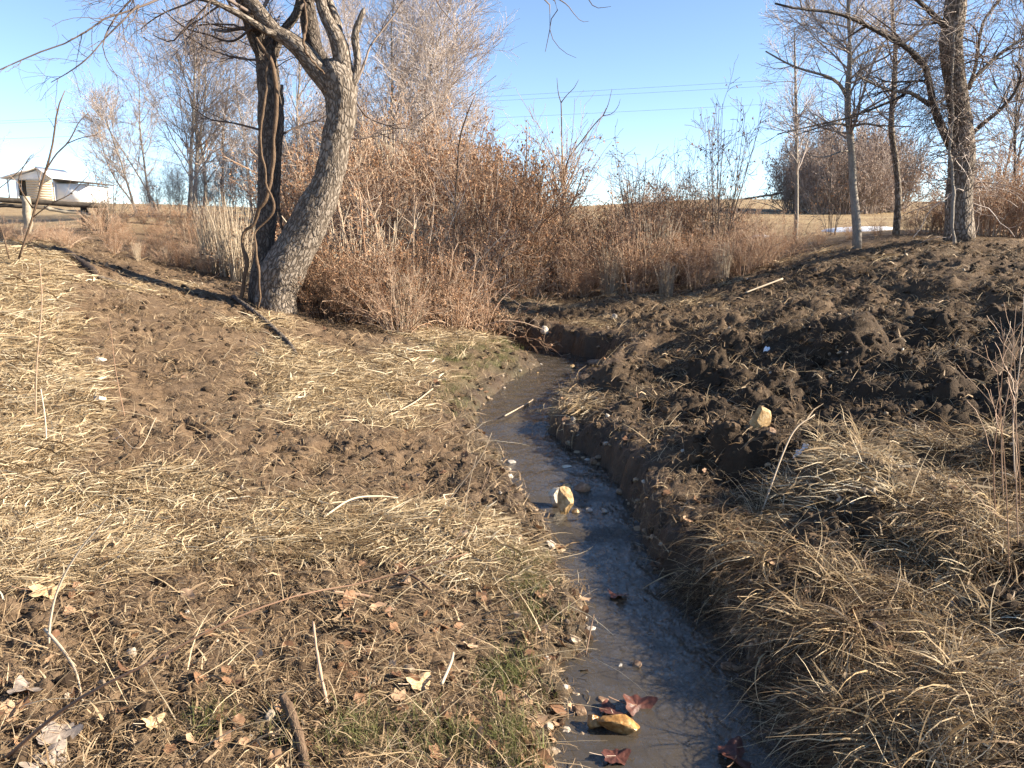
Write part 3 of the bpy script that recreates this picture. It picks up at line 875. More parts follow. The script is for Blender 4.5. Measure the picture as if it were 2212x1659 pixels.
def limb(lst, mat='bark_grey', n=22, k=14, jit=.003, keep=True):
    l = L(limb_px(lst, TD, n))
    part('limb', tree, MB().tubes(l[0], l[1], k, .5, jit), mat)
    if keep: limbs.append((resample(np.c_[l[0], l[1]], 14)[:, :3], resample(np.c_[l[0], l[1]], 14)[:, 3]))
limb([(725,200,50),(706,172,48),(683,148,44),(653,110,38),(625,86,34),(595,68,30),(562,28,28),(530,-10,26),(480,-60,22),(420,-120,18),(330,-200,10)])
limb([(608,74,18),(580,70,16,-.1),(545,48,14,-.2),(500,22,12,-.3),(450,2,9,-.4),(380,-10,7,-.5),(300,-20,3,-.6)], n=18, k=8)
limb([(742,195,44),(745,160,38),(738,126,36),(731,90,34),(716,62,26),(700,28,24),(692,-5,22),(690,-80,18),(670,-180,12),(640,-300,6)])
limb([(728,75,24),(729,55,20,.1),(718,25,20,.15),(707,-5,18,.2),(715,-80,14,.2),(740,-200,8,.3)])
limb([(748,190,24,-.05),(766,172,17,-.05),(772,130,14),(767,85,15),(771,58,14),(779,38,12),(786,20,9),(788,14,1)], keep=False)
limb([(700,140,30,.5),(678,100,34,.6),(670,60,36,.6),(664,20,32,.6),(655,-60,24,.6),(650,-160,14,.6)], 'bark_dark')
limb([(590,120,20,.3),(610,70,18,.3),(640,30,16,.3),(648,-20,12,.3),(660,-120,8,.3)], 'bark_dark')
limb([(575,150,16,.2),(545,90,14,.1),(530,40,12,0),(510,-10,10,0),(480,-80,6,0)], 'bark_dark')
lp = stack(limbs)
b1 = grow(lp, 11, 9, 1.5, 50, .10, .16, .45, .35, 1, .004, .25)
b1 = (b1[0], np.minimum(b1[1], .022))
b2 = grow(b1, 6, 7, .75, 50, .02, .18, .55, .2, 1, .0028)
b3 = grow(b2, 3.6, 5, .38, 45, .0, .2, .6, .2, 1, .0018)
# low boughs that sweep over the path and hang into view
low = [[(545,30,10),(430,-30,9,-.6),(335,2,7,-1.0),(290,22,6,-1.1),(240,32,5,-1.2),(160,85,4,-1.3),(80,115,4,-1.4),(-10,155,3,-1.5)],
       [(300,10,6,-1.1),(260,50,5,-1.2),(225,85,4,-1.2),(190,125,4,-1.3),(150,155,3,-1.3),(110,178,2,-1.3)],
       [(335,-5,6,-1),(310,-25,5,-.8),(265,20,5,-.8),(235,60,4,-.9),(222,105,3,-1),(240,145,2,-1),(255,168,1.5,-1)],
       [(430,-40,8,-.6),(420,0,6,-.5),(350,30,4,-.5),(300,70,3,-.5),(330,95,2.5,-.5),(345,160,2,-.5)],
       [(480,-30,8,-.5),(440,20,6,-.6),(400,60,5,-.7),(370,90,4,-.7),(330,75,3,-.7)],
       [(545,60,8,0),(500,90,6,.1),(450,75,5,.1),(400,60,4,.1),(350,20,3,.1)],
       [(560,130,7,.1),(510,125,5,.1),(450,105,4,.1),(390,70,3,.1)],
       [(560,280,7,.1),(530,272,6,.1),(500,265,5,.1),(455,258,4,.1),(420,235,3,.1),(380,200,2,.1)],
       [(610,290,6,.2),(640,275,5,.3),(680,262,4,.4),(710,262,3,.5)],
       [(760,205,6,.1),(790,250,5,.2),(830,268,5,.3),(870,278,4,.4),(905,262,3,.5),(935,240,2,.5)],
       [(760,300,5,.2),(800,295,5,.3),(845,265,4,.5),(870,250,3,.6)],
       [(770,180,8,.1),(790,130,7,.2),(800,100,6,.3),(830,60,5,.4),(860,20,4,.5),(880,-30,3,.5)],
       [(690,-30,10,0),(900,-120,9,0),(1080,-60,6,.2),(1175,-8,4,.2),(1190,40,3,.2),(1182,90,2,.2),(1178,112,1.5,.2)],
       [(1080,-60,6,.2),(1200,3,3,.2),(1188,48,2.5,.2),(1192,80,2,.2),(1215,110,1.5,.2),(1245,125,1,.2)],
       [(1150,-30,5,.2),(1218,5,3,.2),(1240,30,2,.2),(1256,46,1.5,.2),(1272,46,1,.2)],
       [(1150,-40,5,.2),(1260,-8,3,.2),(1285,16,2,.2),(1320,14,1,.2)],
       [(900,-110,7,0),(945,5,3,.1),(975,45,2,.1),(998,90,1.2,.1)]]
lw = stack([L(limb_px(q, TD, 14, .72)) for q in low])
lt1 = grow((lw[0][:12], lw[1][:12]), 10, 7, .6, 45, -.05, .2, .6, .2, 1, .0025)
lt2 = grow(lt1, 3.5, 5, .28, 45, -.04, .2, .6, .2, 1, .0016)
mb = MB().tubes(lw[0], lw[1], 6)
t2r = resample(np.c_[T2[0], T2[1]], 14)
v1 = grow((t2r[None, :, :3], t2r[None, :, 3]), 70, 8, .7, 60, .05, .3, .06, .55, .95, .004, .5, .1, 0)
v2 = grow(v1, 3, 5, .3, 50, 0, .25, .7, .1, 1, .0025)
for b, k in ((v1, 4), (v2, 3), (b1, 5), (b2, 4), (b3, 3), (lt1, 4), (lt2, 3)):
    mb.tubes(b[0], b[1], k)
part('crown', tree, mb, 'dark_twig')

# woody vines on the tree
def vine(lst, label, d=TD, mat='bark_vine'):
    a, r = limb_px(lst, d, 60)
    r = r * (1 + .35 * perlin(np.arange(60) / 4., np.zeros(60), int(lst[0][0])))
    b = a[0].copy()
    a = a + .022 * np.c_[perlin(np.arange(60) / 5., np.zeros(60), 3), perlin(np.arange(60) / 5., np.ones(60), 5), np.zeros(60)]
    v = obj('woody_vine', MB().tubes(a - b, r, 9, .5, .003).mesh('woody_vine', mat), loc=b)
    tag(v, label, 'vine')
c6 = lambda x, y: (502 + .252 * x, 334 + .252 * y)
def c6l(pts, w, off): return [(*c6(a, b), w, o_) for (a, b), o_ in zip(pts, off if hasattr(off, '__len__') else [off] * len(pts))]
vine(c6l([(66,1290),(72,1200),(105,1050),(122,900),(95,800),(85,720),(115,650),(185,610),(200,560),(215,470),(255,430),(290,380),(305,310),(330,220),(345,100),(352,0),(360,-200),(380,-500),(330,-800),(200,-1000)], 8, [-.12]*9+[-.18]*11), 'thick brown vine with a bulging bend climbing the shaded stem')
vine(c6l([(215,1330),(232,1180),(225,1000),(212,880),(200,760),(205,660),(270,580),(345,500),(355,430),(330,350),(290,250),(278,100),(252,0),(240,-200),(280,-500),(300,-800)], 5, [-.30]*5+[-.22]*11), 'slender pale vine twisting up the shaded stem')
vine(c6l([(440,740),(420,600),(395,400),(400,200),(410,0),(430,-300),(420,-600)], 6, [.05]*7), 'thin dark vine hanging straight in the fork of the crooked tree', mat='bark_dark')
vine([(700,160,5,-.2),(672,128,5,-.25),(655,95,5,-.25),(662,50,5,-.2),(655,-10,4,-.2)], 'short pale vine stem crossing the fork of the grey trunk')

# generic bare trees
def bare_tree(name, base, H, r, lean, label, group=None, mat='bark_pale', tw='twig', stems=1, spread=38, dens=1.0, fork=.3, leafy=None, path=None, fine=.0036, lens=.38, up=.12):
    root = empty(name, base, label, 'tree', group)
    trunks = []
    if path is not None:
        p, rr_ = path
        trunks.append((resample(np.c_[p - np.array(base), rr_], 16)[:, :3], resample(np.c_[p - np.array(base), rr_], 16)[:, 3]))
    else:
        for s_ in range(stems):
            n = 16; d = np.array([lean[0] + rng.normal(0, .10) * (stems > 1) * 2, lean[1] + rng.normal(0, .1), 1.0]); d /= np.linalg.norm(d)
            p = np.zeros((n, 3)); p[0] = (rng.normal(0, .08) * (stems > 1), rng.normal(0, .05) * (stems > 1), -.15)
            st = (H + .15) / (n - 1)
            for k in range(1, n):
                p[k] = p[k - 1] + d * st
                d = d + rng.normal(0, .05, 3); d[2] = abs(d[2]) + .05; d /= np.linalg.norm(d)
            trunks.append((p, r * np.linspace(1, .12, n) ** .9 * (1 if s_ == 0 else .75)))
    tr_ = stack(trunks)
    for a, b in trunks:
        part('trunk', root, MB().tubes(a, b, 10, .5, r * .05), mat)
    a1 = grow(tr_, 24 * dens, 9, H * lens, spread, up, .10, .5, fork, .98, fine * 2, .2)
    a2 = grow(a1, 7 * dens, 7, H * lens * .45, 38, up * .6, .13, .6, .15, 1, fine * 1.3)
    a3 = grow(a2, 4.5 * dens, 5, H * lens * .22, 36, .04, .16, .7, .15, 1, fine)
    mb = MB()
    mb.tubes(a1[0], a1[1], 5).tubes(a2[0], a2[1], 3).tubes(a3[0], a3[1], 3)
    part('crown', root, mb, tw)
    if leafy:
        m3 = a3[0][:, 2:].reshape(-1, 3)
        pick = m3[rng.random(len(m3)) < leafy[0]]
        part('leaf_cluster', root, MB().leaves(pick, leafy[1]), leafy[2], False)
    return root
def bt(px, py, d, top, wpx, label, group=None, lean=(0, 0), **kw):
    b = P(px, py, d); b[2] = gz(b[0], b[1], False)
    t = P(px, top, d)
    return bare_tree(kw.pop('name', 'bare_tree'), b, float(t[2] - b[2]), wpx / FPX * d * .36, lean, label, group, **kw)

G = 'leafless trees behind the thicket'
bt(412, 440, 22, 60, 14, 'pale leafless tree forking low behind the left thicket', G, (-.05, 0), stems=3, dens=1.15, spread=48, lens=.55, fork=.2)
bt(440, 440, 23, 100, 12, 'slim pale leafless tree close beside the low forking tree', G, (.05, 0), dens=1.1, spread=48, lens=.5, fork=.2)
bt(485, 445, 24, 150, 11, 'thin bare tree between the forking tree and the crooked trunk', G, (.02, 0))
bt(640, 440, 22, -60, 11, 'bare grey tree seen in the fork of the crooked tree', G, (.02, 0))
bt(836, 440, 20, -130, 14, 'tall straight bare tree just right of the crooked trunk', G, (.0, 0), dens=1.2)
bt(892, 440, 21, -60, 12, 'tall bare tree with a spreading fan of fine twigs above the thicket', G, (.06, 0), dens=1.5, spread=50, lens=.48)
bt(780, 440, 24, 20, 9, 'bare tree half hidden by the crooked trunk', G, (-.04, 0))
bt(950, 440, 25, 90, 8, 'small bare tree leaning at the open end of the tall row', G, (.12, 0))
bt(545, 440, 26, 60, 9, 'bare tree behind the shaded stem of the crooked tree', G, (-.1, 0))
bt(340, 445, 27, 170, 8, 'low bushy bare tree at the left end of the row', G, (-.1, 0), stems=2, spread=50, lens=.5)
bt(300, 447, 25, 230, 8, 'small twiggy bare tree at the far left end of the row', G, (-.15, 0), stems=2)
bt(700, 440, 25, -20, 10, 'bare tree standing directly behind the bend of the crooked trunk', G, (.05, 0))
bt(860, 442, 26, -40, 10, 'bare tree between the two tallest straight ones', G, (.03, 0))
bt(920, 442, 27, 30, 9, 'bare tree with upswept twigs beside the fan-shaped one', G, (.05, 0))
bt(1000, 445, 27, 170, 7, 'low bare tree fading into the rusty thicket', G, (.08, 0))
bt(590, 440, 28, -20, 9, 'bare tree glimpsed between the two stems of the crooked tree', G, (0, 0))
bt(-5, 440, 60, 275, 9, 'distant bare tree beside the white shed', None, (.1, 0), dens=.8, fine=.006)
s5 = [(983,470,4),(984,420,4),(988,370,4),(993,302,3.6),(1008,250,3),(1028,201,1.5)]
b = P(983, 470, 13.2); b[2] = gz(b[0], b[1], False)
q = limb_px(s5, 13.2, 16); q[0][0] = b
bare_tree('sapling', b, 2.0, .018, (0, 0), 'thin leaning sapling rising from the rusty thicket', None, path=q, dens=.45, fine=.0022, mat='bark_vine')

# sapling with two long wands above the open gap
b = P(1215, 480, 15); b[2] = gz(b[0], b[1], False)
root = empty('sapling', b, 'bushy sapling with two long bare wands standing against open sky', 'sapling')
wd = [limb_px([(1215,500,7),(1217,400,6),(1214,330,5),(1213,260,4.5),(1212,222,4)], 15, 14), limb_px([(1218,400,5),(1225,350,5),(1260,300,4.5),(1290,262,4),(1303,250,3.5)], 15, 14),
      limb_px([(1212,222,4),(1225,205,3),(1240,190,2.5),(1250,172,1.5)], 15, 14), limb_px([(1212,222,4),(1206,200,3),(1203,168,1.5)], 15, 14), limb_px([(1303,250,3.5),(1314,225,2.5),(1322,192,1.5)], 15, 14), limb_px([(1303,250,3),(1322,245,2.5),(1335,230,2),(1340,214,1.2)], 15, 14)]
wd = [(a - b, r * .55) for a, r in wd]
for a, r in wd:
    part('stem', root, MB().tubes(a, r, 6), 'bark_vine')
a1 = grow((np.stack([wd[0][0]]), np.stack([wd[0][1]])), 55, 8, 1.5, 35, .12, .10, .6, .05, .5, .004)
a2 = grow(a1, 4, 6, .5, 40, .03, .15, .6, .2, 1, .003)
part('crown', root, MB().tubes(a1[0], a1[1], 4).tubes(a2[0], a2[1], 3), 'cane')

# right-hand trees
D4 = lambda x, y: (1654 + .252 * x, .252 * y)
def path_tree(name, lst, d, label, **kw):
    q = limb_px(lst, d, 30)
    b = hit(lst[0][0], lst[0][1], False) if kw.pop('onhit', False) else P(lst[0][0], lst[0][1], d)
    b = np.array([b[0], b[1], gz(b[0], b[1], False)])
    q[0][:, 2] += min(0, 0)
    q[0][0] = b - np.array([0, 0, .12])
    return b, q
RD_ = 12.0
b, q = path_tree('slim', [(1852,532,20),(1850,470,18),(1843,418,16),(1840,328,15),(1834,277,14),(1830,214,13),(1835,151,10),(1835,83,8),(1832,0,7),(1834,-120,5),(1830,-260,2)], RD_, '')
slim = bare_tree('slim_tree', b, 4.4, .06, (0, 0), 'slim pale smooth-barked tree standing on the mud of the right bank', None, path=q, dens=1.5, spread=62, fine=.0026, lens=.42, up=.05, fork=.32)
def extra(root, lst, d, mat='bark_pale', tw='twig', n=14, twigs=(7, .6)):
    q = limb_px(lst, d, n)
    o_ = np.array(root.location)
    p = q[0] - o_
    part('limb', root, MB().tubes(p, q[1], 8, .5), mat)
    a1 = grow((p[None], q[1][None]), twigs[0], 6, twigs[1], 45, .08, .16, .55, .15, 1, .0035)
    a2 = grow(a1, 4, 5, twigs[1] * .45, 42, .03, .16, .6, .15, 1, .0022)
    a3 = grow(a2, 2.5, 4, twigs[1] * .22, 42, .03, .16, .6, .15, 1, .0016)
    part('crown', root, MB().tubes(a1[0], a1[1], 4).tubes(a2[0], a2[1], 3).tubes(a3[0], a3[1], 3), tw)
d4 = lambda pts, w0, w1, off=0: [(*D4(a, b), w0 + (w1 - w0) * i / (len(pts) - 1), off * i / (len(pts) - 1)) for i, (a, b) in enumerate(pts)]
extra(slim, d4([(695,830),(640,730),(560,670),(480,640),(300,590),(160,530),(0,440)], 8, 3, -.3), RD_)
extra(slim, d4([(720,1090),(640,1060),(540,1070),(400,1110),(250,1160)], 6, 2, -.4), RD_)
extra(slim, d4([(740,1085),(850,1060),(950,1075),(1080,1080),(1250,1085)], 6, 2, -.5), RD_)
extra(slim, d4([(722,560),(800,480),(900,430),(1000,400),(1100,380)], 6, 2, .3), RD_)
extra(slim, d4([(720,1295),(640,1300),(540,1340),(440,1345),(370,1325)], 4, 1.5, -.6), RD_, twigs=(2, .3))
extra(slim, d4([(725,330),(760,240),(820,170),(900,80),(980,10)], 5, 2, .4), RD_)
b, q = path_tree('slender', [(1936,508,16),(1938,470,15),(1941,418,14),(1934,340,13),(1924,277,12),(1926,239,11),(1931,197,11),(1934,126,9),(1934,88,9),(1929,50,8),(1926,15,7),(1930,-100,5),(1935,-220,2)], 13.0, '')
bare_tree('slender_tree', b, 4.6, .05, (0, 0), 'slender crooked tree with vine scars between the slim pale tree and the ivy-clad one', None, path=q, dens=1.0, spread=60, fine=.0024, lens=.34, fork=.35, mat='bark_grey')
b, q = path_tree('thin', [(1720,492,9),(1721,418,8),(1720,300,7),(1719,202,6),(1717,126,4),(1716,60,2)], 15.0, '')
bare_tree('thin_tree', b, 3.4, .035, (0, 0), 'thin straight sapling tree in front of the round brown hedge', None, path=q, dens=.9, spread=50, fine=.0028, lens=.36, fork=.3)

BD = 11.6
b, q = path_tree('big', [(2072,524,70),(2072,490,56),(2072,420,52),(2080,330,50),(2072,250,44),(2064,180,42),(2054,100,42),(2062,30,42),(2068,-60,36),(2070,-200,26),(2075,-360,8)], BD, '')
big = empty('ivy_clad_tree', b, 'big tree draped with dead hanging vines at the edge of the right bank', 'tree')
part('trunk', big, MB().tubes(q[0] - b, q[1], 24, .5, .008), 'bark_grey')
def bl(pts, w0, w1, off=0, mat='bark_dark'):
    extra(big, d4(pts, w0, w1, off), BD, mat, 'dark_twig', 16, (9, .8))
bl([(1590,1260),(1540,1160),(1450,950),(1420,800),(1390,640),(1340,530),(1200,400),(1000,290),(850,210),(700,140),(480,90),(300,80),(80,30)], 18, 4, -.8)
bl([(1405,900),(1250,800),(1100,780),(950,730),(850,680),(780,640)], 9, 3, -.5, 'bark_pale')
bl([(1570,260),(1480,170),(1400,90),(1300,0),(1150,-120)], 14, 6, -.4)
bl([(1720,1200),(1850,1070),(2000,950),(2130,800),(2190,640),(2150,560)], 10, 4, -.3)
bl([(1740,760),(1770,690),(1900,560),(2000,470),(2212,330),(2400,260)], 10, 5, .2, 'bark_grey')
bl([(1760,700),(1800,560),(1830,350),(1870,180),(1960,60),(2060,-60)], 8, 4, .3)
bl([(1640,600),(1720,540),(1840,480),(1980,250)], 5, 2, -.3)
bl([(1395,690),(1200,700),(1050,700),(880,640)], 5, 2, -.4)
bl([(1190,810),(1000,900),(700,1010),(400,1080),(100,1150)], 6, 2, -.6)
tp = resample(np.c_[q[0] - b, q[1]], 16)
# hanging dead vine stems on trunk and limb
hang = grow((tp[None, :, :3], tp[None, :, 3]), 520, 8, .85, 85, .0, .3, .05, .12, .95, .005, .5, .2, 0)
hang2 = grow(hang, 3, 5, .35, 50, -.05, .25, .8, .1, 1, .0022)
lq = limb_px(d4([(1590,1260),(1540,1160),(1450,950),(1420,800),(1390,640),(1340,530),(1280,460)], 18, 8, -.3), BD, 16)
h3 = grow(((lq[0] - b)[None], lq[1][None]), 230, 8, .8, 85, -.05, .25, .08, .2, 1, .0035, .5, .35, 0)
h4 = grow(h3, 3, 5, .3, 50, -.1, .25, .8, .1, 1, .002)
part('hanging_vines', big, MB().tubes(hang[0], hang[1], 3).tubes(hang2[0], hang2[1], 3), 'twig')
part('hanging_vines', big, MB().tubes(h3[0], h3[1], 3).tubes(h4[0], h4[1], 3), 'dark_twig')
vine([(2062,530,7,-.35),(2056,480,7,-.35),(2060,420,7,-.33),(2056,360,6,-.3),(2050,320,6,-.28),(2058,270,5,-.25),(2056,180,5,-.25),(2062,60,4,-.2)], 'pale bare vine running up the front of the vine-draped tree', BD, 'bark_pale')
bt(2185, 500, 14, 40, 9, 'bare tree at the field edge beyond the vine-draped tree', None, (-.05, 0), tw='dark_twig', mat='bark_dark')
bt(2140, 495, 17, 140, 8, 'small bare tree between the vine-draped tree and the field', None, (.05, 0), tw='twig')

# ------------------------------------------------------------------ shrubs
def shrub_proto(kind):
    """parts at unit height"""
    n0 = dict(bramble=46, leafy=40, dark=34, wand=70, hedge=70, twiggy=16, brush=22)[kind]
    a = rng.uniform(0, 2 * np.pi, n0); r0 = {'hedge': .30, 'wand': .22, 'twiggy': .08, 'brush': .16}.get(kind, .30) * np.sqrt(rng.random(n0))
    tilt = np.abs(rng.normal(0, dict(bramble=.5, leafy=.4, dark=.4, wand=.14, hedge=.45, twiggy=.4, brush=.3)[kind], n0))
    d = np.c_[np.cos(a) * np.sin(tilt), np.sin(a) * np.sin(tilt), np.cos(tilt)]
    n = 9; pts_ = np.zeros((n0, n, 3)); pts_[:, 0] = np.c_[r0 * np.cos(a), r0 * np.sin(a), np.full(n0, -.04)]
    ln = dict(bramble=1.25, leafy=1.0, dark=1.0, wand=1.0, hedge=.95, twiggy=1.0, brush=1.0)[kind] * rng.uniform(.55, 1.1, n0)
    for k in range(1, n):
        pts_[:, k] = pts_[:, k - 1] + d * (ln / (n - 1))[:, None]
        d = d + rng.normal(0, .07, (n0, 3)); d[:, 2] -= {'bramble': .13, 'leafy': .05}.get(kind, .01); d /= np.linalg.norm(d, axis=1, keepdims=True)
    R = np.linspace(.0078, .0028, n)[None] * rng.uniform(.6, 1.5, n0)[:, None] * {'twiggy': .6, 'brush': .7}.get(kind, 1)
    c = (pts_, R)
    k1 = dict(bramble=9, leafy=9, dark=9, wand=2, hedge=11, twiggy=10, brush=13)[kind]
    t1 = grow(c, k1, 6, dict(wand=.2, twiggy=.42, brush=.4).get(kind, .36), 48, .05, .2, .6, .2, 1, .0021)
    t2 = grow(t1, {'wand': 1, 'hedge': 4, 'brush': 6}.get(kind, 3), 4, .15, 48, .02, .22, .7, .2, 1, .0017)
    st = MB().tubes(c[0], c[1], 4).tubes(t1[0], t1[1], 3).tubes(t2[0], t2[1], 3)
    cm = dict(bramble='cane', leafy='cane', dark='dark_cane', wand='pale_cane', hedge='twig', twiggy='dark_twig', brush='twig')[kind]
    out = [('stems', st.mesh('stems', cm, True))]
    lf = dict(bramble=.25, leafy=.9, dark=.5, wand=.10, hedge=1.0, twiggy=.12, brush=.03)[kind]
    q = np.vstack([t2[0][:, 1:].reshape(-1, 3), t1[0][:, 2:].reshape(-1, 3)])
    q = q[(rng.random(len(q)) < lf * 1.5) & (perlin(q[:, 0] / .22 + 40, q[:, 2] / .22 + q[:, 1] * 3, 7) > -.12)]
    out.append(('foliage', MB().leaves(q, {'hedge': .022, 'twiggy': .02}.get(kind, .022), .5).mesh('foliage', 'hedge_leaf' if kind == 'hedge' else 'brown_leaf', False)))
    return out
PROTO = {k: [shrub_proto(k) for _ in range(2)] for k in ('bramble', 'leafy', 'dark', 'wand', 'hedge', 'twiggy', 'brush')}
def shrub(kind, pos, h, label, group=None, name='shrub', wide=1.0):
    root = empty(name, pos, label, 'shrub', group, rng.uniform(0, 6.28))
    root.scale = (h * wide, h * wide, h)
    for nm, me in PROTO[kind][rng.integers(0, 2)]:
        obj(nm, me, root)
    return root
def sp(kind, px, d, top, label, group=None, wide=1.0, name='shrub'):
    b = P(px, 600, d); b[2] = gz(b[0], b[1], False)
    t = P(px, top, d)
    return shrub(kind, b, max(.25, float(t[2] - b[2])), label, group, name, wide)
GT = 'shrubs of the rusty thicket behind the stream'
KN = {'bramble': 'tangled tan bramble', 'leafy': 'rusty brown leafy shrub', 'dark': 'dark reddish twiggy shrub', 'wand': 'clump of upright pale canes', 'brush': 'tall bare pale brushwood shrub'}
def th_(kind, px, d, top, wide=1.0, row=3):
    place = 'behind the crooked tree' if px < 800 else 'right of the crooked tree' if px < 960 else 'around the leaning sapling' if px < 1170 else 'below the two-wand sapling' if px < 1330 else 'beside the low wiry shrub' if px < 1460 else 'below the tall wiry shrub'
    depth = ['back row of the thicket', 'second row of the thicket', 'middle row of the thicket', 'front row of the thicket', 'forward of the thicket', 'rising behind the thicket'][row]
    lab = KN[kind] + ', ' + depth + ', ' + place
    sp(kind, px, d, top, lab, lab, wide=wide)
sky_x = [640,700,760,820,880,940,1000,1050,1100,1150,1190,1240,1320,1400,1480,1560,1640]
sky_y = [310,300,290,285,290,300,300,278,285,335,425,450,418,392,418,425,468]
k_ = 0
for row, (d, drop, step) in enumerate([(17.0, 0, 62), (15.2, 30, 58), (13.8, 95, 60), (12.9, 170, 62)]):
    for px in np.arange(650 + row * 17, 1640, step):
        pxj = px + rng.normal(0, 12)
        top = np.interp(pxj, sky_x, sky_y) + drop * np.interp(pxj, [650, 1150, 1250, 1640], [1, 1, .55, .5]) + rng.normal(0, 14)
        if row == 3 and 1120 < pxj < 1300: top = max(top, 560)
        kind = ['leafy', 'bramble', 'leafy', 'wand', 'bramble', 'dark', 'leafy'][k_ % 7]; k_ += 1
        if 1030 < pxj < 1140 and row < 2: kind = 'dark'
        th_(kind, pxj, d, min(top, 600), .85, row)
for px, top, d in [(560,260,19),(610,220,19.5),(660,190,19),(720,210,20),(770,190,19),(815,170,20),(860,200,19),(905,160,20),(945,215,19.5),(985,250,19),(1030,285,19),(500,300,20),(450,330,20),(390,340,20.5),(340,360,20)]:
    th_('brush', px, d, top, .62, 5)
# front of the thicket beside the crooked tree
for px, d, top, kind in [(690,9.8,570,'dark'),(740,9.9,540,'dark'),(790,10.1,550,'bramble'),(840,10.2,520,'dark'),(880,10.0,570,'wand'),(920,10.4,545,'dark'),(970,10.6,560,'bramble'),(1010,10.9,590,'bramble'),
                         (720,11.2,470,'leafy'),(780,11.4,440,'wand'),(850,11.6,450,'bramble'),(930,11.8,480,'dark'),(1000,12.0,500,'leafy'),(660,10.6,500,'dark'),(700,10.4,600,'dark'),(860,9.6,600,'bramble')]:
    th_(kind, px, d, top, 1.0, 4)
# left slope behind the path
LW = ('pale upright cane clump at the foot of the slope beyond the path', 'cane clumps at the foot of the slope')
for row, (d, lo, hi) in enumerate([(15.5, 430, 455), (13.8, 455, 490), (12.4, 500, 530), (11.2, 545, 570)]):
    for px in np.arange(225 + row * 11, 545, 46):
        kind = ['leafy', 'bramble', 'leafy', 'dark'][rng.integers(0, 4)]
        lab = KN[kind] + ' ' + ['at the crest of', 'high on', 'half way down', 'at the foot of'][row] + ' the slope, ' + ('near the fence end' if px < 330 else 'midway along' if px < 440 else 'by the crooked tree')
        sp(kind, px + rng.normal(0, 8), d, rng.uniform(lo, hi), lab, lab, wide=.9)
for px, d, top in [(478,11.4,415),(505,11.2,430),(520,11.0,470),(460,11.8,450),(440,11.3,560),(360,11.2,575),(300,11,575)]:
    sp('wand', px, d, top, *LW, wide=.7)
LH = ('low dry bramble growing along the wooden fence', 'brambles along the wooden fence')
for px, d, top in [(20,11.0,528),(95,11.2,525),(140,11.6,520),(-40,11,525),(225,13.4,452),(60,10.4,545),(150,10.8,540),(0,10,545)]:
    sp('bramble', px, d, top, *LH, wide=1.1)
# taller twiggy shrubs at the ends
sp('twiggy', 248, 14, 330, 'wiry dark bare shrub with fine arching twigs at the end of the fence', wide=.8)
sp('twiggy', 1548, 14.2, 225, 'dark twiggy shrub with a few clinging leaves against the sky', wide=.62)
sp('twiggy', 1385, 14.5, 330, 'low wiry shrub with clinging dark leaves near the twiggy one', wide=.9)
sp('twiggy', 1480, 15, 330, 'thin wiry shrub between the two leafier wiry shrubs', wide=.6)
sp('twiggy', 1790, 15.5, 300, 'wiry bare shrub beside the slim pale tree', wide=.55)
# right bank edge weeds and brambles
for px, d, top, kind in [(1560,12.4,520,'wand'),(1600,12.6,480,'bramble'),(1650,12.8,480,'bramble'),(1500,12.3,540,'bramble'),(1440,12.2,560,'wand'),(1700,13.2,480,'bramble'),(1760,13.6,490,'bramble'),(1990,13.2,430,'bramble'),(2030,13,400,'leafy'),
                         (2120,12.8,380,'bramble'),(2160,13,340,'leafy'),(2210,12.6,400,'bramble'),(1960,14,460,'bramble'),(2090,14,330,'leafy'),(2250,13,330,'leafy'),(2190,14.5,300,'leafy'),(2130,15,330,'bramble'),(1890,13.5,490,'bramble'),(1830,13.6,492,'bramble')]:
    lab = KN[kind] + ' on the right bank edge ' + ('left of the slim tree' if px < 1720 else 'behind the slim tree' if px < 1920 else 'beside the vine-draped tree' if px < 2080 else 'beyond the vine-draped tree') + (', tall' if top < 420 else ', low')
    sp(kind, px, d, top, lab, lab, wide=.8)
# round brown hedge far across the field
GH = 'tall rounded brown hedge bushes across the field'
for px, top, d in [(1712,300,30),(1750,265,31),(1795,245,30),(1840,240,30.5),(1885,262,30),(1920,310,30),(1770,300,28.5),(1860,285,28.5),(1810,310,28)]:
    sp('hedge', px, d, top, ('low' if top > 290 else 'tall') + ' rounded brown bush ' + ('at the edge of' if px < 1730 or px > 1900 else 'in the middle of') + ' the clump across the field' + (', front row' if d < 29 else ''), GH, .62, 'hedge_bush')

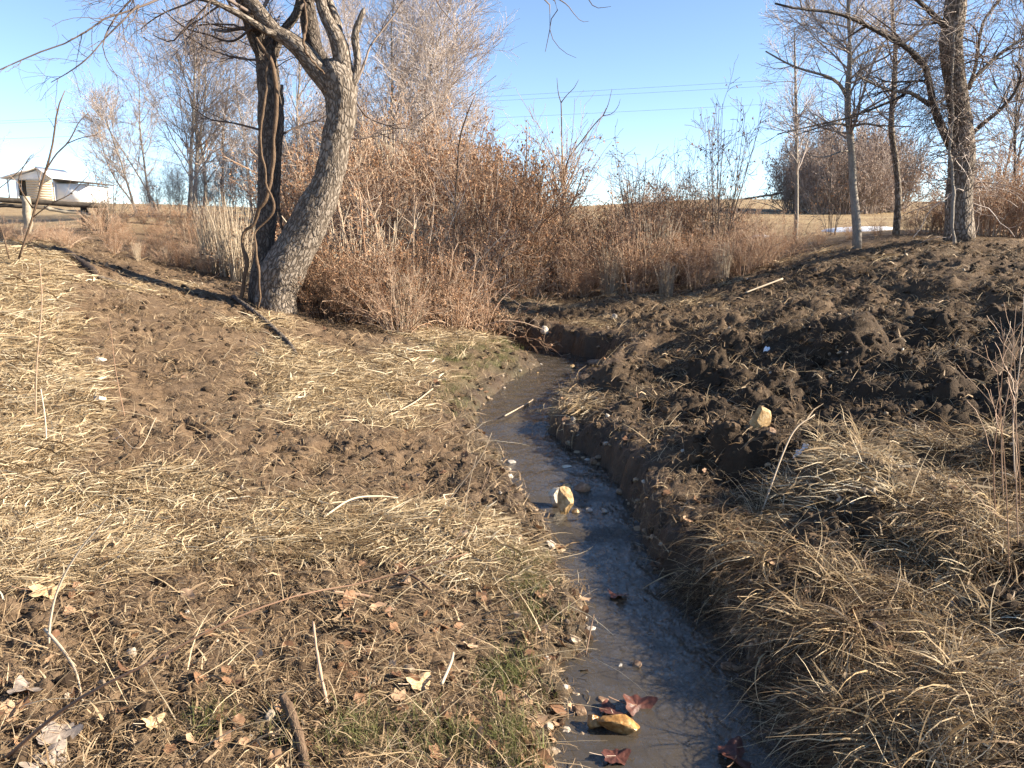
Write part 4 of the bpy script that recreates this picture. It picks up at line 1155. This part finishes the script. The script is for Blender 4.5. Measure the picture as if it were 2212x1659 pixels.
# single long weeds and stalks in the near grass
def stalk(lst, label, mat='pale_cane', name='dry_stalk', d=None, cat_='stalk', n=18, twigs=0):
    g0 = hit(lst[0][0], lst[0][1])
    dd = d or float(g0[1])
    a, r = limb_px([(q[0], q[1], q[2], q[3] if len(q) > 3 else 0) for q in lst], dd, n, .62)
    shift = np.array([0, 0, g0[2] - .02 - a[0][2]]) if d is None else np.zeros(3)
    a = a + np.linspace(1, .0, n)[:, None] * shift
    b0 = a[0].copy()
    mb = MB().tubes(a - b0, r, 6)
    if twigs:
        t = grow(((a - b0)[None], r[None]), twigs, 6, .3, 40, .1, .15, .6, .3, 1, .0015)
        mb.tubes(t[0], t[1], 3)
    tag(obj(name, mb.mesh(name, mat), loc=b0), label, cat_)
def ground_stick(lst, label, mat='pale_cane', lift=.02, name='stick', cat_='stick', k=7, jit=0, n=18, straight=False):
    """a stick lying along ground points, lifted as listed"""
    a = []
    for q in lst:
        h = hit(q[0], q[1])
        w = q[2] / FPX * np.linalg.norm(h - np.array([0, 0, EYE])) * (.5 if k > 7 else .33)
        a.append(np.r_[h + np.array([0, 0, w * .6 + (q[3] if len(q) > 3 else lift)]), w])
    if straight:
        f = np.linspace(0, 1, len(a))[:, None]
        a = list(a[0] * (1 - f) + a[-1] * f + np.c_[rng.normal(0, .012, (len(a), 3)), np.zeros(len(a))])
    a = resample(a, n)
    b0 = a[0, :3].copy()
    tag(obj(name, MB().tubes(a[:, :3] - b0, a[:, 3], k, .5, jit).mesh(name, mat), loc=b0), label, cat_)
stalk([(105,1395,9),(108,1340,9),(125,1270,8),(170,1190,7),(240,1110,4)], 'broken pale stalk leaning up from the mud, forked at its foot')
ground_stick([(100,1388,9,.06),(135,1420,9,.05),(165,1470,8,.02),(180,1530,5,.01)], 'pale bent stalk running down over the mud from the leaning stalk')
stalk([(0,1620,18,-.05),(150,1500,15,-.1),(330,1410,9,-.1),(500,1325,8,-.05),(650,1275,6,.05),(760,1258,6,.15),(900,1225,6,.2),(1010,1195,5,.2)], 'long arching thorny cane sweeping low over the stubble', 'cane', 'bramble_cane', cat_='cane')
ground_stick([(680,1410,7,.12),(684,1440,10,.08),(690,1475,12,.05),(698,1505,11,.03),(708,1535,10,.0)], 'stout pale broken stalk standing out of the stubble', 'cane', jit=.002)
ground_stick([(612,1540,16,.05),(625,1560,22,.03),(645,1605,22,.02),(655,1640,20,.01),(662,1680,20,.0)], 'thick brown broken branch stub in the near mud', 'bark_vine', jit=.004, k=12, n=30)
ground_stick([(720,1290,10),(770,1296,12),(805,1294,10)], 'short orange-brown piece of stalk lying flat in the stubble', 'cane')
ground_stick([(850,1255,9),(890,1262,9),(940,1300,4)], 'dark twig crossing the straw near the clod', 'dark_cane')
ground_stick([(955,1515,10,.05),(975,1470,9,.06),(980,1440,7,.05)], 'short split stalk beside the oak leaf')
ground_stick([(700,1130,7,.03),(760,1100,6,.04),(815,1088,6,.04),(860,1087,4,.03)], 'pale bent straw stalk lying on the flattened straw')
ground_stick([(1375,855,3),(1380,880,3)], 'tiny twig on the mud spit', 'cane')
ground_stick([(1810,780,7,.04),(1845,763,7,.05),(1900,728,5,.08),(1960,692,4.5,.10),(2000,664,4,.1),(2035,640,2,.10)], 'long pale stick leaning across the mud of the right bank', straight=True)
ground_stick([(1640,1110,5,.02),(1700,1060,5,.25),(1750,1040,3,.3)], 'bent straw stem arching over the tussock on the right bank')
ground_stick([(935,855,5,.03),(890,890,5,.06),(800,930,3,.02)], 'pale double stalk lying down the straw above the mud')
ground_stick([(1090,930,5,.12),(1140,895,4,.1),(1155,878,3,.08)], 'broken reed stub leaning over the left water edge')
ground_stick([(1265,1425,5,.02),(1275,1400,5,.08),(1282,1385,3,.12)], 'short dark twig standing at the water edge by the oak leaf', 'dark_cane')
ground_stick([(1338,1310,3,.03),(1385,1297,3,.03)], 'thin twig floating on the still pool', 'dark_cane', .10)
ground_stick([(250,940,3,.02),(300,990,3,.04),(340,935,3,.1)], 'pale straw stalk bent upward beside a hoof hole')
stalk([(75,900,5),(78,780,4.5),(90,650,4),(85,560,2)], 'upright thin brown weed in the left straw', 'cane', 'dry_weed', cat_='weed', twigs=4)
stalk([(270,900,3),(250,800,2.6),(240,720,2),(232,680,1)], 'thin straight straw-coloured weed rising by the mud path', 'cane', 'dry_weed', cat_='weed')
stalk([(100,960,5),(97,900,5),(88,840,4)], 'short brown weed stub in the left straw', 'cane', 'dry_weed', cat_='weed')
stalk([(930,1130,3),(990,1050,3),(1040,985,2.5),(1062,935,2)], 'two-jointed tall straw bending beside the stream', 'pale_cane', 'dry_weed', cat_='weed')
stalk([(1000,1130,3),(1012,1050,2.5),(1030,985,2)], 'single thin straw standing beside the stream', 'pale_cane', 'dry_weed', cat_='weed')
stalk([(960,1220,3),(985,1160,3),(1030,1080,2.5),(1060,1010,2)], 'tall thin straw leaning out toward the stream', 'cane', 'dry_weed', cat_='weed')
for k, (x0, x1) in enumerate([(2185,2150),(2200,2190),(2150,2170),(2205,2160),(2170,2195),(2195,2212)]):
    stalk([(x0,1240 - 40 * k,4.5),(x0 - 5,1090 - 40 * k,4),((x0 + x1) / 2,930 - 30 * k,3),(x1,760 - 25 * k,1.5)], 'tall thin reddish weed standing in the right bank tussocks', 'cane', 'dry_weed', cat_='weed', twigs=5)
    bpy.data.objects[-1] if False else None
for o_ in C.objects:
    if o_.get('label') == 'tall thin reddish weed standing in the right bank tussocks': o_['group'] = 'tall weeds in the right bank tussocks'
# purple-grey sapling in front of the shed
b = P(52, 545, 8.3); b[2] = gz(b[0], b[1], False)
root = empty('sapling', b, 'leaning grey sapling in front of the white shed', 'sapling')
for l_ in [[(40,560,8),(70,470,8),(92,390,8),(112,320,7),(122,250,6),(128,225,5),(140,196,3)], [(95,375,6),(120,335,5),(145,310,5),(160,285,4),(170,265,3),(195,240,1.5)], [(145,310,4),(175,298,3),(205,292,2),(212,287,1)],
           [(70,450,5),(40,395,4),(60,345,3),(74,332,1.5)], [(70,470,5),(110,440,4),(150,420,3),(190,380,2)], [(20,560,6),(5,500,5),(-20,430,4),(20,390,3),(75,335,1.5)]]:
    q = limb_px(l_, 8.3, 14, .55); part('stem', root, MB().tubes(q[0] - b, q[1], 6), 'bark_vine')
    t = grow(((q[0] - b)[None], q[1][None]), 4, 6, .35, 40, .05, .15, .5, .3, 1, .0016)
    part('twig_spray', root, MB().tubes(t[0], t[1], 3), 'cane')

# fallen log and plank at the head of the path
lst = [(118,541,10),(150,556,13),(185,578,15),(205,594,14)]
ground_stick(lst, 'dark mossy log half buried at the head of the mud path', 'log_bark', .01, 'fallen_log', 'log', 14, .012, 30)
ground_stick([(212,602,10),(250,612,11),(290,618,9),(318,626,6)], 'weathered grey pole lying below the dark log', 'bark_dark', .0, 'fallen_pole', 'log', 10, .006, 24)
ground_stick([(505,650,10),(560,690,10),(620,745,10),(640,770,6)], 'dark fallen branch lying at the foot of the crooked tree', 'bark_dark', .02, 'fallen_branch', 'branch', 9, .004)
ground_stick([(1690,610,6,.05),(1610,640,5,.04)], 'pale twig on the crest of the right bank')

# ------------------------------------------------------------------ rocks
def rock(px, py, wpx, hpx, mat, label, seed, sink=.25, name='stone', water=False, deep=.8, tall=None, rz=0.0, cat_='stone'):
    import bmesh
    if water:
        q = on_water(px, py); h = np.array([q[0], q[1], float(water_level(q[1]))])
    else:
        h = hit(px, py)
    dist = np.linalg.norm(h - np.array([0, 0, EYE]))
    sx, sz = wpx / FPX * dist * .5, hpx / FPX * dist * .5
    bm = bmesh.new(); bmesh.ops.create_icosphere(bm, subdivisions=4, radius=1)
    r2 = np.random.default_rng(seed)
    planes = r2.normal(size=(11, 3)); planes /= np.linalg.norm(planes, axis=1, keepdims=True)
    offs = r2.uniform(.48, .78, 11)
    co = np.array([v.co for v in bm.verts])
    for p_, o_ in zip(planes, offs):
        dd = co @ p_ - o_
        co = co - np.where(dd > 0, dd, 0)[:, None] * p_ * .95
    nz = perlin(co[:, 0] * 3 + seed, co[:, 1] * 3 + co[:, 2] * 2, seed) * .05 + perlin(co[:, 0] * 9, co[:, 2] * 9 + co[:, 1] * 5, seed + 3) * .018
    co = co * (1 + nz)[:, None]
    co /= np.abs(co).max(axis=0)
    for v, c in zip(bm.verts, co):
        v.co = Vector((c[0] * sx, c[1] * sx * deep, c[2] * sz))
    me = bpy.data.meshes.new(name); bm.to_mesh(me); bm.free(); me.materials.append(M[mat])
    o_ = obj(name, me, loc=(h[0], h[1] + sx * deep * .4, h[2] + sz * (1 - 2 * sink)))
    o_.rotation_euler = (0, r2.normal(0, .1), rz)
    tag(o_, label, cat_)
    return o_
rock(1203, 1098, 40, 56, 'rock_white', 'pale cream standing stone at the left water edge', 3, .08, deep=.7, water=True)
rock(1222, 1116, 36, 68, 'rock_yellow', 'pointed yellow stone leaning beside the pale cream stone', 9, .06, deep=.8, water=True)
rock(1640, 972, 48, 62, 'rock_yellow', 'yellow sandstone block with a pointed top on the right bank mud', 8, .08, deep=.6, rz=.4)
rock(1665, 985, 24, 20, 'rock_brown', 'small brown stone at the foot of the yellow block', 25, .2)
rock(1345, 1580, 100, 46, 'rock_gold', 'wet golden stone with ridges in the shallow water by the red leaves', 12, .3, water=True, deep=.6, rz=.15)
rock(1285, 1568, 40, 36, 'rock_gold', 'small wet golden stone touching the larger golden one', 14, .3, water=True)
rock(1157, 1052, 38, 14, 'rock_yellow', 'flat yellow slab at the left water edge above the standing stones', 16, .25, rz=-.2)
rock(1122, 1030, 44, 30, 'rock_brown', 'brown blocky stone at the left water edge', 18, .25)
rock(1105, 1012, 24, 22, 'rock_grey', 'grey stone above the brown blocky one', 19, .2)
rock(1260, 1060, 46, 26, 'rock_brown', 'wide wet brown stone in the riffle', 21, .35, water=True)
rock(1225, 1055, 26, 18, 'rock_yellow', 'small tan stone in the riffle beside the wide wet one', 22, .35, water=True)
rock(1281, 1010, 22, 26, 'rock_brown', 'reddish brown stone at the right water edge', 27, .2)
rock(1292, 1025, 12, 12, 'rock_white', 'tiny white stone at the right water edge', 28, .2)
rock(1305, 1108, 16, 14, 'rock_grey', 'round grey pebble beside the riffle', 29, .3, water=True)
rock(1275, 1105, 18, 12, 'rock_grey', 'low grey pebble among the riffle stones', 30, .3, water=True)
rock(1245, 1108, 20, 12, 'rock_yellow', 'tan pebble below the yellow pointed stone', 32, .3, water=True)
rock(1224, 1010, 22, 9, 'rock_white', 'pale flat stone breaking the surface in mid stream', 33, .4, water=True)
rock(1285, 788, 40, 20, 'rock_brown', 'brown rounded stone in the far pool', 34, .3, water=True)
rock(1235, 795, 24, 10, 'rock_yellow', 'tan flat stone in the far pool', 35, .3, water=True)
rock(1175, 722, 20, 22, 'rock_white', 'white stone set in the far bank above the water', 36, .2)
rock(1328, 690, 14, 14, 'rock_grey', 'pale grey stone on top of the cut bank', 38, .2)
rock(1238, 892, 12, 18, 'rock_grey', 'small pale stone on the straw-covered spit', 39, .2)
rock(1312, 900, 10, 14, 'rock_white', 'small white pebble on the mud spit', 40, .2)
rock(1160, 815, 14, 14, 'rock_yellow', 'tan stone at the left edge of the far pool', 41, .2)
rock(1340, 1440, 12, 10, 'rock_grey', 'grey pebble tip breaking the still pool', 42, .3, water=True)
rock(1375, 1440, 22, 14, 'rock_brown', 'dark wet stone tip in the middle of the pool', 43, .3, water=True)
rock(1565, 745, 46, 14, 'rock_grey', 'pale flat stone on the right bank mud', 44, .3)
rock(1265, 1655, 30, 26, 'rock_white', 'pinkish white stone at the near water edge', 45, .25)
rock(210, 772, 30, 14, 'rock_white', 'pale stone on the upper mud path', 46, .3)
rock(208, 872, 34, 18, 'rock_white', 'pale chip lying on the straw beside the mud path', 47, .3)
rock(1255, 1540, 28, 22, 'rock_brown', 'rounded brown stone just above the golden ones', 48, .3, water=True)
rock(1580, 1445, 40, 16, 'rock_brown', 'tan stone lying under the shaded bank', 49, .4, water=True)
rock(1300, 1515, 30, 10, 'rock_brown', 'submerged tan stone above the red leaves', 50, .5, water=True)

# ------------------------------------------------------------------ lobed leaves
def lobed_leaf(px, py, wpx, mat, label, water=False, rz=0, curl=.25, tilt=.2):
    if water:
        q = on_water(px, py); h = np.array([q[0], q[1], float(water_level(q[1])) + .012])
    else:
        h = hit(px, py) + np.array([0, 0, .02])
    dist = np.linalg.norm(h - np.array([0, 0, EYE]))
    s_ = wpx / FPX * dist * .5
    a = np.linspace(0, 2 * np.pi, 60, endpoint=False)
    lobe = rng.uniform(.12, .35)
    rad_ = (1 - lobe + lobe * np.abs(np.cos(a * 2.5)) ** 1.1) * (1 + .06 * np.sin(a * 11 + 2)) * (1 - .22 * np.sin(a) ** 2)
    V = [np.array([[0, 0, 0]])]
    F3, F4 = [], []
    for k, f in enumerate((.35, .7, 1.0)):
        x_ = np.cos(a) * rad_ * f; y_ = np.sin(a) * rad_ * f
        z_ = curl * (x_ ** 2 - .5 * np.abs(y_)) + .10 * np.sin(a * 3 + 1) * f + .04 * np.sin(a * 7) * f
        V.append(np.c_[x_, y_, z_])
        if k == 0: F3 = np.c_[np.zeros(60, int), 1 + np.arange(60), 1 + (np.arange(60) + 1) % 60]
        else:
            b0, b1 = 1 + (k - 1) * 60, 1 + k * 60
            n_ = (np.arange(60) + 1) % 60
            F4.append(np.c_[b0 + np.arange(60), b1 + np.arange(60), b1 + n_, b0 + n_])
    root = empty('fallen_leaf', h, label, 'leaf', rz=rz)
    root.rotation_euler = (tilt, tilt * .4, rz)
    obj('blade', make_mesh('blade', np.vstack(V) * s_, [F3, np.vstack(F4)], None, mat, True), root)
    st = np.array([[0, 0, .01], [-.6, .1, .03], [-1.3, .3, .12], [-1.7, .45, .2]]) * s_
    obj('leaf_stalk', MB().tubes(resample(np.c_[st, np.full(4, .02 * s_)], 8)[:, :3], np.full(8, .025 * s_), 5).mesh('leaf_stalk', 'cane'), root)
lobed_leaf(905, 1490, 62, 'tan_leaf', 'large tan lobed leaf lying on the stubble', rz=1.0, tilt=.35)
lobed_leaf(1375, 1530, 74, 'red_leaf', 'wet dark red leaf propped against the golden stone', True, .4, .5, .5)
lobed_leaf(1320, 1540, 56, 'red_leaf', 'flat wet red leaf beside the propped red one', True, 1.8, .2, .15)
lobed_leaf(1335, 1290, 46, 'red_leaf', 'dark red leaf drifting at the left edge of the pool', True, 2.6, .3, .2)
lobed_leaf(1300, 1440, 50, 'red_leaf', 'dull red leaf caught against the left water edge', False, .9, .3, .3)
lobed_leaf(1260, 1460, 44, 'tan_leaf', 'curled orange-tan leaf at the left water edge', False, 2.0, .5, .5)
lobed_leaf(100, 1285, 64, 'tan_leaf', 'light brown leaf lying by the foot of the leaning stalk', False, .5, .2, .2)
lobed_leaf(95, 1655, 90, 'grey_leaf', 'big crumpled grey-brown leaf at the near end of the arching cane', False, 1.4, .4, .3)
lobed_leaf(130, 1600, 78, 'grey_leaf', 'crumpled grey leaf on the mud under the arching cane', False, .2, .3, .25)
lobed_leaf(60, 1515, 70, 'grey_leaf', 'pale grey leaf on the stubble left of the arching cane', False, 2.4, .3, .25)
lobed_leaf(330, 1575, 44, 'tan_leaf', 'small pale curled leaf below the arching cane', False, 1.1, .5, .5)
lobed_leaf(1330, 1640, 60, 'red_leaf', 'dark submerged red leaf in the shaded water', True, .3, .2, .1)
lobed_leaf(1590, 1640, 90, 'red_leaf', 'large dark red leaf in the deep shade of the near stream', True, 1.3, .3, .3)

# ------------------------------------------------------------------ snow patches
def snow(px, py, rx, ry, label, seed, lift=.015):
    q0 = hit(px, py, False); rx_ = rx / FPX * q0[1]
    a = np.linspace(0, 2 * np.pi, 40, endpoint=False)
    e_ = 1 + .35 * perlin(np.cos(a) * 2 + seed, np.sin(a) * 2, seed)
    V, F4 = [], []
    fr = (0.001, .3, .6, .85, 1.0)
    for f in fr:
        x_ = q0[0] + np.cos(a) * rx_ * f * e_; y_ = q0[1] + np.sin(a) * ry * f * e_
        gg = ground(x_, y_); gg = np.minimum(gg, np.median(gg) + .01)
        V.append(np.c_[x_, y_, gg + lift * (1 - f ** 4) * 1.2 + (-.02 if f == 1 else .004)])
    n_ = (np.arange(40) + 1) % 40
    for k in range(len(fr) - 1):
        F4.append(np.c_[k * 40 + np.arange(40), (k + 1) * 40 + np.arange(40), (k + 1) * 40 + n_, k * 40 + n_])
    V = np.vstack(V) - q0
    tag(obj('snow_patch', make_mesh('snow_patch', V, np.vstack(F4), None, 'snow', True), loc=q0), label, 'snow')
snow(1860, 497, 70, .9, 'thin white snow patch behind the slim pale tree', 3, .05)
snow(1640, 512, 20, .3, 'small snow remnant among brambles left of the slim tree', 5, .03)
snow(1735, 1003, 24, .03, 'strip of old snow in the shade of the right bank tussock', 6)
snow(2062, 1282, 10, .02, 'small bluish snow remnant between the tussocks', 8)
snow(1740, 662, 14, .06, 'grainy snow remnant in the shaded hollow on the right bank', 9)
snow(1655, 772, 7, .03, 'tiny snow scrap in a hollow of the right bank', 10)

# ------------------------------------------------------------------ shed, fences, wires
def box(x0, x1, y0, y1, z0, z1):
    V = np.array([[x, y, z] for z in (z0, z1) for y in (y0, y1) for x in (x0, x1)], float)
    F = np.array([[0, 2, 3, 1], [4, 5, 7, 6], [0, 1, 5, 4], [2, 6, 7, 3], [0, 4, 6, 2], [1, 3, 7, 5]])
    return V, F
def bpart(name, parent, b, mat):
    return obj(name, make_mesh(name, b[0], b[1], None, mat), parent)
SD = 60.0
pp = P(70, 437, SD); u = SD / FPX / CT
sz0 = gz(pp[0], SD, False)
shed = empty('shed', (pp[0], SD, pp[2] - .3), 'white roofed tan shed with a lean-to on the hill beyond the fence', 'shed')
Z = lambda py: (437 - py) * u + .3
X = lambda px: (px - 70) * u
# gable block: open porch bay at its left, clapboards at its right
n_cl = 11
z0, z1 = 0.0, Z(391)
for k in range(n_cl):
    a = z0 + (z1 - z0) * k / n_cl; b_ = z0 + (z1 - z0) * (k + 1) / n_cl
    V, F = box(X(61), X(114), -.02, .10, a, b_ - .006)
    V[:, 1] -= np.where(V[:, 2] < a + .01, .012, 0) * (V[:, 1] < .05)
    obj('clapboard', make_mesh('clapboard', V, F, None, 'siding_tan'), shed)
V = np.array([[X(18), .0, z1], [X(116), .0, z1], [X(88), .0, Z(372)], [X(18), .12, z1], [X(116), .12, z1], [X(88), .12, Z(372)]])
obj('gable', make_mesh('gable', V, [np.array([[0, 1, 2], [5, 4, 3]]), np.array([[0, 3, 4, 1], [1, 4, 5, 2], [2, 5, 3, 0]])], None, 'paint_white'), shed)
for sgn, (xa, za) in ((0, (X(14), Z(390))), (1, (X(119), Z(389)))):
    xr, zr = X(88), Z(368)
    V = np.array([[xa, -.35, za], [xr, -.35, zr], [xr, 3.6, zr], [xa, 3.6, za]]); V2 = V + np.array([0, 0, .09])
    obj('roof_slope', make_mesh('roof_slope', np.vstack([V, V2]), np.array([[0, 1, 2, 3], [7, 6, 5, 4], [0, 4, 5, 1], [1, 5, 6, 2], [2, 6, 7, 3], [3, 7, 4, 0]]), None, 'roof_white'), shed)
bpart('porch_wall', shed, box(X(24), X(60), .9, 1.0, 0, z1), 'porch_dark')
bpart('porch_floor', shed, box(X(22), X(60), .0, .9, 0, .25), 'porch_dark')
for a in (28, 46):
    w_ = bpart('window', shed, box(X(a), X(a + 9), .86, .90, Z(424), Z(398)), 'paint_white')
    bpart('pane', w_, box(X(a + 1.5), X(a + 7.5), .83, .855, Z(422), Z(400)), 'glass_dark')
bpart('porch_post', shed, box(X(40), X(44), -.05, .06, 0, z1), 'paint_white')
bpart('porch_post', shed, box(X(22), X(24), -.05, .06, 0, z1), 'paint_white')
bpart('side_wall', shed, box(X(114.5), X(116.5), .12, 3.5, 0, z1), 'paint_white')
bpart('back_wall', shed, box(X(24), X(114), 3.4, 3.5, 0, z1), 'siding_tan')
bpart('lean_to_wall', shed, box(X(117), X(186), .25, .35, 0, Z(399)), 'paint_white')
bpart('lean_to_side', shed, box(X(184), X(186), .36, 3.3, 0, Z(401)), 'paint_white')
bpart('vent', shed, box(X(147), X(151), .21, .248, Z(420), Z(417)), 'glass_dark')
V = np.array([[X(117), .0, Z(392)], [X(195), .0, Z(399)], [X(195), 3.5, Z(399)], [X(117), 3.5, Z(392)]]); V2 = V + np.array([0, 0, .10])
obj('lean_to_roof', make_mesh('lean_to_roof', np.vstack([V, V2]), np.array([[0, 1, 2, 3], [7, 6, 5, 4], [0, 4, 5, 1], [1, 5, 6, 2], [2, 6, 7, 3], [3, 7, 4, 0]]), None, 'roof_dark'), shed)

def bar(p, q, w, h):
    """square bar between two points"""
    p, q = np.array(p, float), np.array(q, float)
    d = (q - p) / np.linalg.norm(q - p)
    up = np.array([0, 0, 1.0]) if abs(d[2]) < .9 else np.array([1.0, 0, 0])
    s_ = np.cross(d, up); s_ /= np.linalg.norm(s_); t_ = np.cross(s_, d)
    n = 10
    V = []
    for k in range(n):
        c = p + (q - p) * k / (n - 1) + t_ * .008 * rng.normal() + s_ * .006 * rng.normal()
        for a, b_ in ((-1, -1), (1, -1), (1, 1), (-1, 1)):
            V.append(c + s_ * a * w * .5 + t_ * b_ * h * .5)
    i = np.arange(n - 1)[:, None] * 4; j = np.arange(4)[None]; jn = (j + 1) % 4
    F = np.stack([i + j, i + jn, i + 4 + jn, i + 4 + j], -1).reshape(-1, 4)
    return np.array(V), np.vstack([F, [[3, 2, 1, 0], [4 * n - 4, 4 * n - 3, 4 * n - 2, 4 * n - 1]]])
FD = 13.2
fo = P(55, 500, FD); fo[2] = gz(fo[0], fo[1], False)
fence = empty('wooden_fence', fo, 'weathered wooden rail fence below the white shed', 'fence')
def fb(name, a, b_, w, h, mat):
    V, F = bar(P(*a) - fo, P(*b_) - fo, w, h)
    obj(name, make_mesh(name, V, F, None, mat), fence)
fb('rail', (-160,421,FD - .1), (232,446,FD + .5), .05, .085, 'fence_wood_dark')
fb('rail', (-160,437,FD - .02), (95,449,FD + .26), .05, .06, 'fence_wood_dark')
fb('rail', (96,449.5,FD + .27), (196,464,FD + .5), .05, .06, 'fence_wood')
for px, t, dd, mt in ((55, 424, .1, 'fence_wood'), (183, 446, .52, 'fence_wood_dark'), (228, 440, .62, 'fence_wood_dark'), (-110, 418, -.1, 'fence_wood')):
    top_ = P(px, t, FD + dd); bz = gz(top_[0], top_[1], False)
    V, F = bar(np.array([top_[0], top_[1], bz - .2]) - fo, top_ - fo, .095, .095)
    obj('post', make_mesh('post', V, F, None, mt), fence)
# far field fence
f2 = P(1632, 432, 46); f2[2] = gz(f2[0], f2[1], False)
ff = empty('field_fence', f2, 'thin dark rail fence on the crest of the far field', 'fence')
for a, b_ in (((1590,433,48),(1640,425,47)), ((1640,425,47),(1705,414,45))):
    V, F = bar(P(*a) - f2, P(*b_) - f2, .06, .11); obj('rail', make_mesh('rail', V, F, None, 'fence_wood_dark'), ff)
for px, t in ((1598,431),(1632,426),(1668,420),(1702,414)):
    tp_ = P(px, t, 46.5); V, F = bar(np.array([tp_[0], tp_[1], gz(tp_[0], tp_[1], False) - .2]) - f2, tp_ - f2, .09, .09)
    obj('post', make_mesh('post', V, F, None, 'fence_wood'), ff)
# overhead wires across the valley
for k, (ya, yb) in enumerate([(228, 152), (236, 166), (272, 206)]):
    a, b_ = P(700, ya, 82 + k), P(2000, yb, 78 + k)
    t = np.linspace(-1.2, 2.2, 40)[:, None]
    w_ = a + (b_ - a) * t; w_[:, 2] += .35 * ((t[:, 0] - .5) ** 2 - .25)
    tag(obj('overhead_wire', MB().tubes(w_ - a, np.full(40, .010), 4).mesh('overhead_wire', 'rusty_wire'), loc=a),
        ['upper overhead wire of the close pair crossing the sky', 'lower overhead wire of the close pair crossing the sky', 'lowest single overhead wire crossing the sky'][k], 'wire')
